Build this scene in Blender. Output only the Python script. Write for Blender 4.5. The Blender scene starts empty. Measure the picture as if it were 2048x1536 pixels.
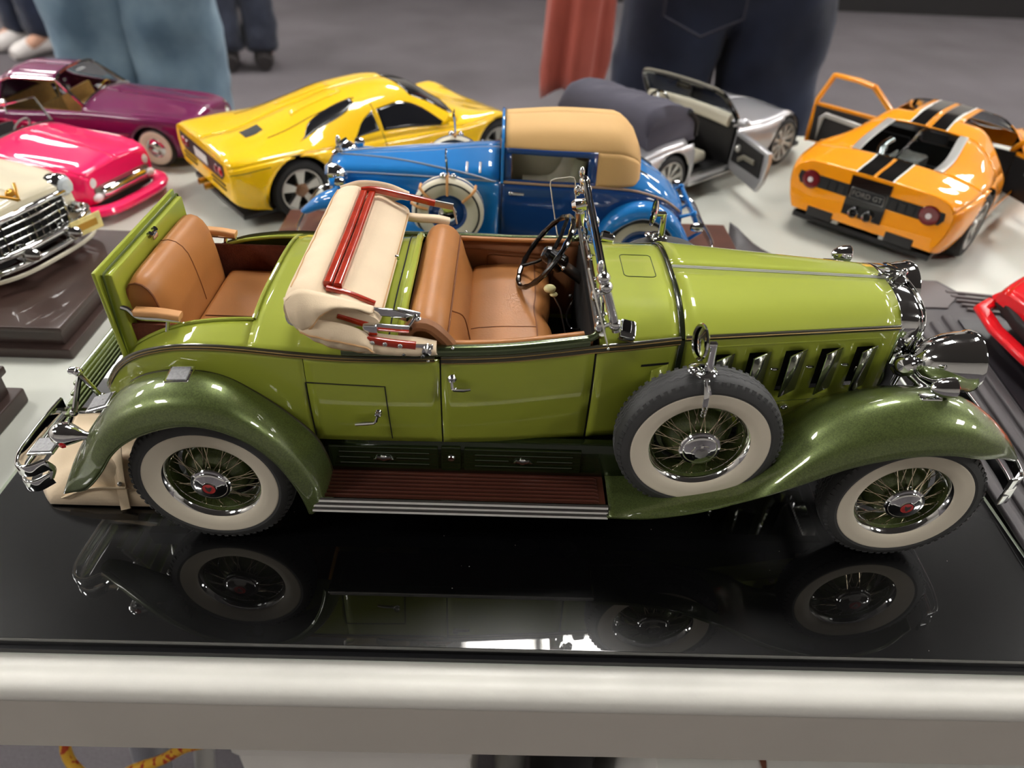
import bpy, bmesh, math, random
import numpy as np
from mathutils import Vector, Matrix

random.seed(4)
SC = bpy.context.scene
COL = SC.collection
S = 0.01                      # model parts are written in centimetres
TOP = 0.75                    # height of the display board's top above the carpet, metres
TBL = TOP - 0.008             # table top
PI = math.pi

# ------------------------------------------------------------------ camera
def setup_camera():
    pitch, yaw, roll, f = 0.6555, 0.0269, 0.0474, 1458.91
    fw = Vector((math.sin(yaw)*math.cos(pitch), math.cos(yaw)*math.cos(pitch), -math.sin(pitch)))
    r = Vector((math.cos(yaw), -math.sin(yaw), 0)); u = r.cross(fw)
    c, s = math.cos(roll), math.sin(roll)
    r2 = c*r + s*u; u2 = -s*r + c*u
    m = Matrix((r2, u2, -fw)).transposed().to_4x4()
    m.translation = Vector((0.12582, -0.29827, TOP + 0.27493))
    cd = bpy.data.cameras.new('camera'); co = bpy.data.objects.new('camera', cd); COL.objects.link(co)
    co.matrix_world = m
    cd.sensor_width = 36; cd.lens = 36*f/2048; cd.clip_start = 0.01; cd.clip_end = 60
    cd.dof.use_dof = True; cd.dof.focus_distance = 0.335; cd.dof.aperture_fstop = 9.5
    SC.camera = co
setup_camera()

# ------------------------------------------------------------------ world and exposure
w = bpy.data.worlds.new('room_air'); SC.world = w; w.use_nodes = True
w.node_tree.nodes['Background'].inputs[0].default_value = (0.80, 0.82, 0.86, 1)
w.node_tree.nodes['Background'].inputs[1].default_value = 0.10
SC.view_settings.view_transform = 'Standard'; SC.view_settings.look = 'None'
SC.view_settings.gamma = 1; SC.view_settings.use_curve_mapping = False
SC.view_settings.exposure = 0.0
LIGHT_POWER = 47.0            # emission of the fluorescent diffusers

# ------------------------------------------------------------------ materials
def lin(r, g, b):
    return tuple((x/255/12.92 if x/255 <= .04045 else ((x/255+.055)/1.055)**2.4) for x in (r, g, b)) + (1,)
MATS = {}
def mat(name, rgb, rough=.5, metal=0., coat=0., spec=.5, var=0., vscale=40., bump=0., bscale=200., trans=0., ior=1.45, alpha=1., emit=0., sheen=0., flake=0., coatr=.03, aniso=None):
    m = bpy.data.materials.new(name); m.use_nodes = True
    nt = m.node_tree; b = nt.nodes['Principled BSDF']; I = b.inputs
    col = lin(*rgb); I['Base Color'].default_value = col
    I['Roughness'].default_value = rough; I['Metallic'].default_value = metal
    I['Coat Weight'].default_value = coat; I['Coat Roughness'].default_value = coatr
    I['Specular IOR Level'].default_value = spec; I['IOR'].default_value = ior
    I['Transmission Weight'].default_value = trans; I['Alpha'].default_value = alpha
    if sheen: I['Sheen Weight'].default_value = sheen
    if emit:
        I['Emission Color'].default_value = col; I['Emission Strength'].default_value = emit
    tc = nt.nodes.new('ShaderNodeTexCoord')
    def noise(scale, detail=3):
        n = nt.nodes.new('ShaderNodeTexNoise'); n.inputs['Scale'].default_value = scale; n.inputs['Detail'].default_value = detail
        nt.links.new(tc.outputs['Object'], n.inputs['Vector']); return n
    if var:
        n = noise(vscale); r = nt.nodes.new('ShaderNodeMapRange')
        r.inputs['From Min'].default_value = .3; r.inputs['From Max'].default_value = .7
        r.inputs['To Min'].default_value = 1-var; r.inputs['To Max'].default_value = 1+var
        nt.links.new(n.outputs['Fac'], r.inputs['Value'])
        h = nt.nodes.new('ShaderNodeHueSaturation'); h.inputs['Color'].default_value = col
        nt.links.new(r.outputs[0], h.inputs['Value']); nt.links.new(h.outputs[0], I['Base Color'])
    if flake:
        v = nt.nodes.new('ShaderNodeTexVoronoi'); v.inputs['Scale'].default_value = 2600
        nt.links.new(tc.outputs['Object'], v.inputs['Vector'])
        r = nt.nodes.new('ShaderNodeMapRange'); r.inputs['To Min'].default_value = 1-flake; r.inputs['To Max'].default_value = 1+flake*1.3
        sp = nt.nodes.new('ShaderNodeSeparateColor'); nt.links.new(v.outputs['Color'], sp.inputs[0]); nt.links.new(sp.outputs[0], r.inputs['Value'])
        h = nt.nodes.new('ShaderNodeHueSaturation'); h.inputs['Color'].default_value = col
        nt.links.new(r.outputs[0], h.inputs['Value']); nt.links.new(h.outputs[0], I['Base Color'])
    if bump:
        n = noise(bscale, 5); bp = nt.nodes.new('ShaderNodeBump'); bp.inputs['Strength'].default_value = bump; bp.inputs['Distance'].default_value = .0006
        nt.links.new(n.outputs['Fac'], bp.inputs['Height']); nt.links.new(bp.outputs[0], I['Normal'])
    MATS[name] = m
    return m

mat('lime_paint', (156, 166, 56), .5, .1, 1., spec=.25, var=.02, vscale=20)
mat('dark_green_paint', (88, 100, 54), .38, .5, 1., flake=.25)
mat('belt_paint', (52, 48, 26), .35, .1, 1., var=.05)
mat('gold_line', (170, 140, 80), .4, .3)
mat('chrome', (228, 229, 229), .05, 1., var=.02)
mat('steel', (170, 170, 168), .28, 1., var=.05)
mat('dull_grey', (150, 150, 152), .5, .2, var=.18, vscale=900)
mat('tan_leather', (170, 112, 60), .42, bump=.10, bscale=900, var=.05, vscale=60)
mat('dark_tan', (146, 96, 60), .5, bump=.08, bscale=900, var=.05)
mat('seam', (120, 70, 34), .6, var=.05)
mat('canvas', (226, 204, 172), .85, bump=.25, bscale=2500, var=.03, vscale=80, sheen=.2)
mat('canvas_seam', (190, 150, 105), .85, var=.06)
mat('red_wood', (164, 40, 14), .25, 0, 1., var=.18, vscale=160)
mat('brown_rubber', (78, 42, 32), .25, 0, .9, var=.06, coatr=.12)
mat('carpet_red', (104, 52, 34), .95, bump=.5, bscale=2000, var=.15, vscale=500)
mat('rubber', (62, 62, 62), .62, bump=.08, bscale=900, var=.06, vscale=90)
mat('whitewall', (222, 212, 192), .55, var=.02)
mat('strip_metal', (200, 200, 196), .35, .6, var=.03)
mat('spoke_metal', (190, 176, 150), .2, 1., var=.03)
mat('black_gloss', (14, 13, 13), .15, 0, .8, var=.05)
mat('black_matte', (16, 15, 15), .7, var=.08)
mat('black_plastic', (36, 35, 36), .45, var=.06)
mat('red_lens', (190, 20, 24), .2, 0, 1., var=.05)
mat('enamel_red', (186, 60, 58), .3, 0, .8, var=.2, vscale=500)
mat('glass', (255, 255, 255), .0, 0, 0, trans=1., ior=1.02, var=.0)
mat('glass_tint', (206, 212, 212), .0, 0, 0, trans=1., ior=1.08)
mat('ivory', (226, 218, 160), .4, 0, .4, var=.04)

# ------------------------------------------------------------------ curves
def cr(pts, n, closed=False):
    P = np.asarray(pts, float)
    if closed: P = np.vstack([P[-1:], P, P[:2]])
    else: P = np.vstack([2*P[0]-P[1], P, 2*P[-1]-P[-2]])
    d = np.sqrt(np.maximum(np.linalg.norm(np.diff(P, axis=0), axis=1), 1e-6))
    t = np.concatenate([[0], np.cumsum(d)])
    k = len(P)
    T = np.linspace(t[1], t[k-2], n, endpoint=not closed)
    out = np.zeros((n, P.shape[1]))
    for i, x in enumerate(T):
        j = min(max(np.searchsorted(t, x, 'right')-1, 1), k-3)
        t0, t1, t2, t3 = t[j-1:j+3]; p0, p1, p2, p3 = P[j-1:j+3]
        m1 = (p2-p1)/(t2-t1) - (p2-p0)/(t2-t0) + (p1-p0)/(t1-t0)
        m2 = (p3-p2)/(t3-t2) - (p3-p1)/(t3-t1) + (p2-p1)/(t2-t1)
        h = t2-t1; s = (x-t1)/h
        out[i] = (2*s**3-3*s*s+1)*p1 + (s**3-2*s*s+s)*h*m1 + (-2*s**3+3*s*s)*p2 + (s**3-s*s)*h*m2
    return out
def pch(xs, ys):
    xs = np.asarray(xs, float); ys = np.asarray(ys, float)
    h = np.diff(xs); d = np.diff(ys)/h; m = np.zeros(len(xs))
    m[0], m[-1] = d[0], d[-1]
    for i in range(1, len(xs)-1):
        if d[i-1]*d[i] > 0:
            w1, w2 = 2*h[i]+h[i-1], h[i]+2*h[i-1]
            m[i] = (w1+w2)/(w1/d[i-1]+w2/d[i])
    def f(x):
        x = float(min(max(x, xs[0]), xs[-1])); j = int(min(max(np.searchsorted(xs, x, 'right')-1, 0), len(xs)-2))
        s = (x-xs[j])/h[j]
        return (2*s**3-3*s*s+1)*ys[j] + (s**3-2*s*s+s)*h[j]*m[j] + (-2*s**3+3*s*s)*ys[j+1] + (s**3-s*s)*h[j]*m[j+1]
    return f
def ring(n, r=1., rz=None, a0=0.):
    rz = r if rz is None else rz
    return [(r*math.cos(a0+2*PI*i/n), rz*math.sin(a0+2*PI*i/n)) for i in range(n)]
def rrect(w, h, r, k=3):
    o = []
    for cx, cy, a in ((w/2-r, h/2-r, 0), (-w/2+r, h/2-r, 90), (-w/2+r, -h/2+r, 180), (w/2-r, -h/2+r, 270)):
        for i in range(k+1):
            t = math.radians(a+90*i/k); o.append((cx+r*math.cos(t), cy+r*math.sin(t)))
    return o
def frame(ax):
    a = Vector(ax).normalized()
    u = a.cross(Vector((0, 0, 1)) if abs(a.z) < .9 else Vector((1, 0, 0))).normalized()
    return np.array(u), np.array(a.cross(u)), np.array(a)

# ------------------------------------------------------------------ mesh builder (centimetres in, metres out)
class B:
    def __init__(s): s.v = []; s.f = []; s.wn = False
    def add(s, V, F):
        o = len(s.v); s.v += [tuple(map(float, p)) for p in V]; s.f += [tuple(i+o for i in q) for q in F]; return s
    def grid(s, P, cu=False, cv=False):
        P = np.asarray(P, float); nu, nv = P.shape[:2]; F = []
        for i in range(nu if cu else nu-1):
            for j in range(nv if cv else nv-1):
                a, b = i, (i+1) % nu; c, d = j, (j+1) % nv
                F.append((a*nv+c, b*nv+c, b*nv+d, a*nv+d))
        return s.add(P.reshape(-1, 3), F)
    def sweep(s, path, sec, closed=False, caps=True, up=None, scale=None):
        P = np.asarray(path, float); n = len(P); sec = [tuple(q) for q in sec]; rows = []
        T = np.zeros_like(P)
        for i in range(n):
            a = P[(i-1) % n] if closed or i > 0 else P[0]; b = P[(i+1) % n] if closed or i < n-1 else P[-1]
            d = b-a; T[i] = d/(np.linalg.norm(d)+1e-12)
        if up is None: U = frame(T[0])[0]
        else: U = np.array(up, float)
        for i in range(n):
            ref = np.array(up, float) if up is not None else U
            U = ref-T[i]*np.dot(ref, T[i]); U /= np.linalg.norm(U)+1e-12
            W = np.cross(T[i], U); k = 1 if scale is None else scale[i]
            rows.append([P[i]+(W*a+U*b)*k for a, b in sec])
        m = len(sec); o = len(s.v)
        s.grid(np.array(rows), cu=closed, cv=True)
        if caps and not closed:
            s.f.append(tuple(o+j for j in range(m))[::-1]); s.f.append(tuple(o+(n-1)*m+j for j in range(m)))
        return s
    def tube(s, path, r, n=8, closed=False, caps=True, ry=None, up=None):
        if np.isscalar(r): return s.sweep(path, ring(n, r, ry), closed, caps, up)
        return s.sweep(path, ring(n, 1., ry), closed, caps, up, scale=r)
    def lathe(s, prof, o=(0, 0, 0), ax=(0, 0, 1), n=24, a0=0, a1=2*PI):
        U, V, A = frame(ax); o = np.array(o, float); full = abs(a1-a0-2*PI) < 1e-6
        m = n if full else n+1
        rows = [[o+A*h+(U*math.cos(a0+(a1-a0)*i/n)+V*math.sin(a0+(a1-a0)*i/n))*r for r, h in prof] for i in range(m)]
        return s.grid(np.array(rows), cu=full)
    def ball(s, c, r, n=12, k=8, R=None):
        r = (r, r, r) if np.isscalar(r) else r; c = np.array(c, float)
        rows = []
        for i in range(n):
            row = []
            for j in range(k+1):
                t = PI*j/k; a = 2*PI*i/n
                p = np.array([r[0]*math.sin(t)*math.cos(a), r[1]*math.sin(t)*math.sin(a), -r[2]*math.cos(t)])
                if R is not None: p = np.array(R @ Vector(p))
                row.append(c+p)
            rows.append(row)
        return s.grid(np.array(rows), cu=True)
    def box(s, c, d, R=None, bev=0., seg=2):
        s.wn = s.wn or bev > 0; bm = bmesh.new(); bmesh.ops.create_cube(bm, size=1); bmesh.ops.scale(bm, vec=d, verts=bm.verts)
        if bev: bmesh.ops.bevel(bm, geom=bm.edges[:], offset=bev, segments=seg, affect='EDGES', profile=.5)
        V = []
        for v in bm.verts:
            p = v.co if R is None else R @ v.co
            V.append((p.x+c[0], p.y+c[1], p.z+c[2]))
        bm.verts.index_update(); s.add(V, [[v.index for v in f.verts] for f in bm.faces]); bm.free(); return s
    def prism(s, poly, vec):
        P = np.asarray(poly, float); n = len(P); vec = np.array(vec, float)
        return s.add(np.vstack([P, P+vec]), [tuple(range(n))[::-1], tuple(range(n, 2*n))]+[(i, (i+1) % n, n+(i+1) % n, n+i) for i in range(n)])
    def bar(s, a, b, w, h, up=(0, 0, 1), r=0.):
        sec = rrect(w, h, r) if r else [(w/2, h/2), (-w/2, h/2), (-w/2, -h/2), (w/2, -h/2)]
        return s.sweep([a, b], sec, up=up)
    def merge(s, o): s.wn = s.wn or o.wn; return s.add(o.v, o.f)
    def mirror(s):
        o = B(); o.wn = s.wn; o.v = [(x, -y, z) for x, y, z in s.v]; o.f = [q[::-1] for q in s.f]; return o
    def xf(s, M):
        s.v = [tuple(M @ Vector(p)) for p in s.v]; return s
    def build(s, name, m, parent=None, ang=38, solid=0., bev=0., sub=0, off=0., label=None, scale=None):
        k = S if scale is None else scale
        me = bpy.data.meshes.new(name); me.from_pydata([(x*k, y*k, z*k) for x, y, z in s.v], [], s.f)
        bm = bmesh.new(); bm.from_mesh(me); bmesh.ops.remove_doubles(bm, verts=bm.verts, dist=2e-6)
        if not solid: bmesh.ops.recalc_face_normals(bm, faces=bm.faces)
        bm.to_mesh(me); bm.free()
        me.materials.append(MATS[m]); me.shade_smooth()
        if ang < 180: me.set_sharp_from_angle(angle=math.radians(ang))
        o = bpy.data.objects.new(name, me); COL.objects.link(o)
        if parent: o.parent = parent
        if solid:
            q = o.modifiers.new('thickness', 'SOLIDIFY'); q.thickness = solid*k; q.offset = off
        if bev:
            q = o.modifiers.new('bevel', 'BEVEL'); q.width = bev*k; q.segments = 2; q.limit_method = 'ANGLE'; q.angle_limit = math.radians(40)
        if s.wn or bev:
            q = o.modifiers.new('weighted_normals', 'WEIGHTED_NORMAL'); q.keep_sharp = True; q.weight = 80
        if sub:
            q = o.modifiers.new('smooth', 'SUBSURF'); q.levels = sub; q.render_levels = sub
        if label: o['label'] = label
        return o

def tag(o, label, cat, group=None):
    o['label'] = label; o['category'] = cat
    if group: o['group'] = group
    return o
def thing(name, label, cat, loc=(0, 0, 0), rz=0., group=None):
    o = bpy.data.objects.new(name, None); COL.objects.link(o); o.location = loc; o.rotation_euler = (0, 0, rz)
    o.empty_display_size = .02
    return tag(o, label, cat, group)
def struct(o): o['kind'] = 'structure'; return o
def both(fn):
    """run a builder for the near side and its mirror image for the far side"""
    for sgn in (1, -1): fn(sgn)
def fl(b, sgn): return b if sgn > 0 else b.mirror()
def text(name, body, size, loc, R, m, parent=None, ext=.02):
    cu = bpy.data.curves.new(name, 'FONT'); cu.body = body; cu.size = size*S; cu.extrude = ext*S; cu.align_x = 'CENTER'; cu.align_y = 'CENTER'
    t = bpy.data.objects.new(name, cu)
    me = bpy.data.meshes.new_from_object(t); bpy.data.objects.remove(t)
    me.materials.append(MATS[m]); o = bpy.data.objects.new(name, me); COL.objects.link(o)
    o.matrix_world = Matrix.Translation(Vector(loc)*S) @ R.to_4x4()
    if parent: o.parent = parent
    return o
def unstretch_copy(src, parent, loc=None, rz=None):
    o = src.copy(); COL.objects.link(o); o.parent = parent
    if loc is not None: o.location = loc
    return o
# ------------------------------------------------------------------ room shell
def carpet_mat():
    m = mat('carpet', (92, 87, 88), .95, bump=.6, bscale=260)
    nt = m.node_tree; b = nt.nodes['Principled BSDF']; tc = [n for n in nt.nodes if n.type == 'TEX_COORD'][0]
    n1 = nt.nodes.new('ShaderNodeTexNoise'); n1.inputs['Scale'].default_value = 420; n1.inputs['Detail'].default_value = 4
    n2 = nt.nodes.new('ShaderNodeTexNoise'); n2.inputs['Scale'].default_value = 2.5; n2.inputs['Detail'].default_value = 3
    for n in (n1, n2): nt.links.new(tc.outputs['Object'], n.inputs['Vector'])
    mx = nt.nodes.new('ShaderNodeMix'); mx.data_type = 'FLOAT'; mx.inputs[0].default_value = .3
    nt.links.new(n1.outputs[0], mx.inputs[2]); nt.links.new(n2.outputs[0], mx.inputs[3])
    cr_ = nt.nodes.new('ShaderNodeValToRGB'); cr_.color_ramp.elements[0].position = .3; cr_.color_ramp.elements[0].color = lin(66, 61, 63)
    cr_.color_ramp.elements[1].position = .7; cr_.color_ramp.elements[1].color = lin(112, 107, 111)
    nt.links.new(mx.outputs[0], cr_.inputs[0]); nt.links.new(cr_.outputs[0], b.inputs['Base Color'])
carpet_mat()
mat('wall_paint', (180, 176, 170), .8, var=.02, vscale=3)
mat('wall_dark', (26, 24, 25), .6, var=.05, vscale=3)
mat('ceiling_tile', (96, 94, 92), .9, bump=.4, bscale=90, var=.03, vscale=60)
mat('lamp_frame', (225, 225, 222), .5, var=.02)
mat('diffuser', (255, 252, 248), .5, emit=LIGHT_POWER)

X0, X1, Y0, Y1, H = -5.2, 6.4, -4.4, 5.75, 3.3
def slab(name, lo, hi, m):
    b = B(); b.box([(lo[i]+hi[i])/2 for i in range(3)], [hi[i]-lo[i] for i in range(3)])
    return struct(b.build(name, m, scale=1.))
slab('floor', (X0, Y0, -.06), (X1, Y1, 0), 'carpet')
slab('ceiling', (X0, Y0, H), (X1, Y1, H+.08), 'ceiling_tile')
slab('wall_left', (X0-.1, Y0, 0), (X0, Y1, H), 'wall_paint')
slab('wall_right', (X1, Y0, 0), (X1+.1, Y1, H), 'wall_paint')
slab('wall_front', (X0, Y0-.1, 0), (X1, Y0, H), 'wall_paint')
slab('wall_back', (X0, Y1, 0), (X1, Y1+.1, H), 'wall_paint')
slab('baseboard_back', (X0, Y1-.03, 0), (X1, Y1, .62), 'wall_dark')

# fluorescent ceiling fixtures: frame, two lamp diffusers
def ceiling_light(x, y, i, where):
    t = thing('ceiling_light', where, 'ceiling light', (x, y, H), 0, 'fluorescent ceiling fixtures')
    f = B(); w, d = .64, .64
    f.box((0, 0, -.015), (w, d, .03)); f.box((0, 0, -.06), (.03, d, .06))
    for s in (-1, 1): f.box((0, s*(d/2-.015), -.06), (w, .03, .06))
    f.build('fixture_frame', 'lamp_frame', t, scale=1.)
    for s in (-1, 1):
        g = B(); g.box((s*.165, 0, -.065), (.26, d-.07, .07), bev=.02); g.build('diffuser', 'diffuser', t, scale=1.)
NAMES = ['leftmost', 'second from left', 'middle', 'second from right', 'rightmost']
for j, (y, row) in enumerate(((-1.25, 'nearest row'), (1.22, 'row beyond the table'), (3.5, 'row by the back wall'))):
    for i, x in enumerate((-4.4, -2.5, .335, 3.2, 5.3)):
        if j == 0 and i == 2: continue
        ceiling_light(x, y, i, 'twin-tube square ceiling light, %s in the %s' % (NAMES[i], row))

# ------------------------------------------------------------------ table
mat('table_laminate', (206, 208, 198), .38, 0, .15, var=.015, vscale=30, bump=.05, bscale=700)
mat('table_edge', (216, 214, 206), .42, bump=.12, bscale=500, var=.02)
mat('table_apron', (192, 186, 176), .6, var=.03, vscale=12)
mat('leg_metal', (176, 180, 188), .35, .6, var=.03)
mat('leg_paint', (200, 200, 196), .5, var=.03)
tb = thing('folding_table', 'pale grey folding table with rounded rim carrying all the model cars', 'table', (0, 0, TBL))
XA, XB, YF = -78., 112., 57.
b = B(); b.box(((XA+XB)/2, (YF-12.6)/2, -.9), (XB-XA, YF+12.6, 1.8), bev=.0); b.build('table_top', 'table_laminate', tb)
prof = [(-12.6, .0), (-12.75, -.03), (-12.95, -.1), (-13.12, -.06), (-13.3, .02), (-13.55, .05), (-13.8, .0), (-14.02, -.15), (-14.16, -.4), (-14.2, -.75), (-14.0, -1.1), (-12.6, -1.1)]
b = B(); b.sweep([(XA, 0, 0), (XB, 0, 0)], [(-y, z) for y, z in prof], up=(0, 0, 1)); b.build('rounded_rim', 'table_edge', tb, ang=60)
b = B(); b.box(((XA+XB)/2, -13.9, -2.75), (XB-XA, .5, 3.9), bev=.08); b.build('front_apron', 'table_apron', tb)
b = B(); b.box(((XA+XB)/2, YF-.3, -2.75), (XB-XA, .5, 3.9), bev=.08); b.build('back_apron', 'table_apron', tb)
hz = TBL/S
def leg(path, r, name='leg', m='leg_metal'):
    q = B(); q.tube(path, r, 12); q.build(name, m, tb)
leg([(-12.5, 3.5, -4), (-24.5, 4.0, -hz+.5)], 1.6)
leg([(-7.5, 6.0, -4), (-15.5, 6.4, -45), (-21.5, 7, -hz+.5)], 1.0, 'leg_brace', 'leg_paint')
leg([(14.5, 4.5, -4), (15.5, 5, -hz+.5)], 1.5, 'leg', 'leg_paint')
leg([(-12, 46, -2), (-24, 46, -hz+.5)], 1.6)
leg([(88, 4, -2), (92, 4, -hz+.5)], 1.6); leg([(88, 46, -2), (92, 46, -hz+.5)], 1.6)
leg([(-60, 46, -2), (-66, 46, -hz+.5)], 1.6)

# ------------------------------------------------------------------ black display board under the green car
def board_mat():
    m = mat('board_gloss', (6, 6, 7), .3, 0, 1., spec=.16, ior=1.5, coatr=.015)
    m.node_tree.nodes['Principled BSDF'].inputs['Coat IOR'].default_value = 1.62
    nt = m.node_tree; b = nt.nodes['Principled BSDF']; tc = [n for n in nt.nodes if n.type == 'TEX_COORD'][0]
    v = nt.nodes.new('ShaderNodeTexVoronoi'); v.inputs['Scale'].default_value = 130   # dust specks
    nt.links.new(tc.outputs['Object'], v.inputs['Vector'])
    lt = nt.nodes.new('ShaderNodeMath'); lt.operation = 'LESS_THAN'; lt.inputs[1].default_value = .035
    nt.links.new(v.outputs['Distance'], lt.inputs[0])
    n = nt.nodes.new('ShaderNodeTexNoise'); n.inputs['Scale'].default_value = 25; nt.links.new(tc.outputs['Object'], n.inputs['Vector'])
    gt = nt.nodes.new('ShaderNodeMath'); gt.operation = 'GREATER_THAN'; gt.inputs[1].default_value = .54; nt.links.new(n.outputs[0], gt.inputs[0])
    mu = nt.nodes.new('ShaderNodeMath'); mu.operation = 'MULTIPLY'; nt.links.new(lt.outputs[0], mu.inputs[0]); nt.links.new(gt.outputs[0], mu.inputs[1])
    mx = nt.nodes.new('ShaderNodeMix'); mx.data_type = 'RGBA'; mx.inputs[6].default_value = lin(6, 6, 7); mx.inputs[7].default_value = lin(120, 116, 110)
    nt.links.new(mu.outputs[0], mx.inputs[0]); nt.links.new(mx.outputs[2], b.inputs['Base Color'])
board_mat()
mat('board_edge', (30, 30, 32), .4, var=.05)
mat('plate_edge', (150, 158, 140), .25, 0, .5, var=.05)
bd = thing('display_board', 'glossy black display board mirroring the green roadster above', 'display board', (0, 0, TBL))
ROTB = .0039
b = B(); b.box((13.3, -.65, .56), (50.6, 23.4, .48), bev=.03); o = b.build('gloss_plate', 'board_gloss', bd, ang=30)
b = B(); b.box((13.3, -.65, .15), (51.2, 23.8, .3), bev=.05); b.build('under_tray', 'board_edge', bd)
b = B()
b.box((38.72, -.65, .58), (.18, 23.4, .36), bev=.03); b.build('edge_strip', 'plate_edge', bd)
b = B(); b.box((-12.12, -.65, .58), (.18, 23.4, .36), bev=.03); b.build('edge_strip', 'plate_edge', bd)
mat('cap_paint', (88, 100, 66), .18, .75, 1., var=.03)
mat('groove_green', (70, 82, 20), .6, var=.05)
mat('drip_rail', (30, 36, 18), .2, .2, 1., var=.04)
mat('vent_metal', (150, 152, 140), .16, .9, .6, var=.04)
mat('lamp_lens', (215, 222, 226), .12, .2, .6, var=.05, vscale=300)
mat('apron_paint', (34, 44, 20), .25, .3, 1., var=.04)
mat('tread_line', (104, 104, 106), .7, var=.05)
# ================================================================== the green roadster (rear axle at x=0, nose towards +x, near side -y)
car = thing('roadster', 'large lime green classic roadster with dark green fenders on the black board', 'model car', (0, 0, TOP))

# ---- wheels
def wheel(parent, x, y, z, red=True, name='wheel', yaw=0., lab=None):
    """near-side wheel: tyre is the part, the rest hangs on it; y is the mid plane, outer face towards -y"""
    ax = (0, -1, 0); o = (x, y, z)
    t = B(); R_, h = 3.6, .72
    half = [(2.1, .35), (2.15, .5), (2.3, .64), (2.65, .73), (3.03, .74), (3.1, .77), (3.28, .74), (3.42, .66), (3.47, .62), (3.57, .46), (3.61, .28), (3.595, .24), (3.61, .2), (3.62, .0)]
    t.lathe(half+[(r, -q) for r, q in half[-2::-1]], o, ax, 72)
    for i in range(64):                                     # shoulder lugs of the tread
        a = 2*PI*i/64
        for s in (1, -1):
            c = (x+3.44*math.cos(a), y-s*.58, z+3.44*math.sin(a))
            t.box(c, (.17, .18, .17), Matrix.Rotation(-a, 3, 'Y') @ Matrix.Rotation(s*.5, 3, 'Z'))
    w_ = t.build(name, 'rubber', parent, ang=32, label=lab)
    q = B()
    for h0 in (.17, .0, -.17): q.tube([(x+3.617*math.cos(2*PI*i/120), y-h0-(.05 if i % 2 else -.05), z+3.617*math.sin(2*PI*i/120)) for i in range(120)], .011, 4, closed=True)
    q.build('tread_zigzag', 'tread_line', w_)['kind'] = 'stuff'
    q = B(); q.lathe([(2.14, .52), (2.16, .56), (2.3, .675), (2.62, .745), (2.9, .742), (2.94, .75), (3.0, .735), (3.04, .70)], o, ax, 72); q.build('whitewall', 'whitewall', w_)
    q = B(); q.lathe([(2.02, .36), (2.1, .52), (2.17, .58), (2.2, .52), (2.2, .4)], o, ax, 72)
    q.lathe([(1.98, .16), (2.03, .2), (2.05, .3), (2.02, .36)], o, ax, 72); q.build('rim', 'chrome', w_)
    q = B(); q.lathe([(2.02, .34), (1.98, .1), (1.85, -.1), (1.85, -.5), (2.0, -.6)], o, ax, 48)
    q.lathe([(0.01, .35), (.55, .34), (.95, .22), (1.25, .02), (1.42, -.2), (1.5, -.35), (1.5, -.6), (1.7, -.62)], o, ax, 48); q.build('brake_drum', 'dark_green_paint', w_)
    sp = B()
    def P(r, a, hh): return (x+r*math.cos(a), y-hh, z+r*math.sin(a))
    for i in range(14):
        a = 2*PI*i/14
        for d in (.4, -.4): sp.tube([P(.66, a, .62), P(1.98, a+d*.7, .14)], .02, 5)
        sp.tube([P(.72, a+.2, .3), P(1.95, a+.2+(.3 if i % 2 else -.3), .02)], .02, 5)
        for d in (.28, -.28): sp.ball(P(1.96, a+d, .15), .045, 6, 4)
    sp.build('spokes', 'spoke_metal', w_, ang=60)['kind'] = 'stuff'
    q = B(); q.lathe([(.86, .42), (.86, .62), (.9, .68), (.86, .74), (.76, .76), (.74, .8), (.66, .84), (.6, .85), (.45, .9), (.3, .93)], o, ax, 40)
    if red: q.lathe([(.34, .9), (.33, .97), (.29, .97)], o, ax, 32)
    else: q.lathe([(.42, .9), (.4, .97), (.3, 1.0), (.29, .97)], o, ax, 8)
    q.build('hub_cap', 'chrome', w_)
    q = B(); q.lathe([(.001, .985), (.18, .98), (.29, .965)], o, ax, 24); q.build('hub_emblem', 'enamel_red' if red else 'steel', w_)
    q = B(); q.prism([(x+.17*a, y-.98, z+.17*c) for a, c in ((-.8, .9), (0, .55), (.8, .9), (.7, -.2), (0, -1), (-.7, -.2))], (0, -.02, 0)); q.build('hub_crest', 'steel', w_)
    return w_
YM = -6.13
wheel(car, 0, YM, 3.605); wheel(car, 31.3, YM, 3.605)
wheel(car, 21.4, YM+.17, 6.48, False, 'spare_wheel', lab='side-mounted spare wheel with white sidewall')
def far_wheel(x, z, name='wheel'):
    t = B(); half = [(2.1, .35), (2.3, .64), (2.65, .72), (3.0, .70), (3.36, .56), (3.42, .55), (3.55, .40), (3.6, .2), (3.61, .0)]
    t.lathe(half+[(r, -q) for r, q in half[-2::-1]], (x, -YM, z), (0, 1, 0), 56); w_ = t.build(name, 'rubber', car, ang=32)
    q = B(); q.lathe([(2.14, .53), (2.3, .675), (2.62, .745), (3.0, .735), (3.04, .70)], (x, -YM, z), (0, 1, 0), 56); q.build('whitewall', 'whitewall', w_)
    q = B(); q.lathe([(.01, .8), (.5, .8), (.86, .6), (.86, .3), (1.5, .1), (2.02, .36), (2.17, .58), (2.2, .45)], (x, -YM, z), (0, 1, 0), 40); q.build('rim', 'chrome', w_)
far_wheel(0, 3.605); far_wheel(31.3, 3.605); far_wheel(21.4, 6.48, 'spare_wheel')
for xx in (0, 31.3):
    b = B(); b.tube([(xx, -5.6, 3.6), (xx, 5.6, 3.6)], .35, 10); b.build('axle', 'black_plastic', car)
b = B()
for s in (-1, 1): b.bar((-6, s*3.2, 4.2), (34.6, s*2.4, 4.4), .5, .9)
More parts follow.
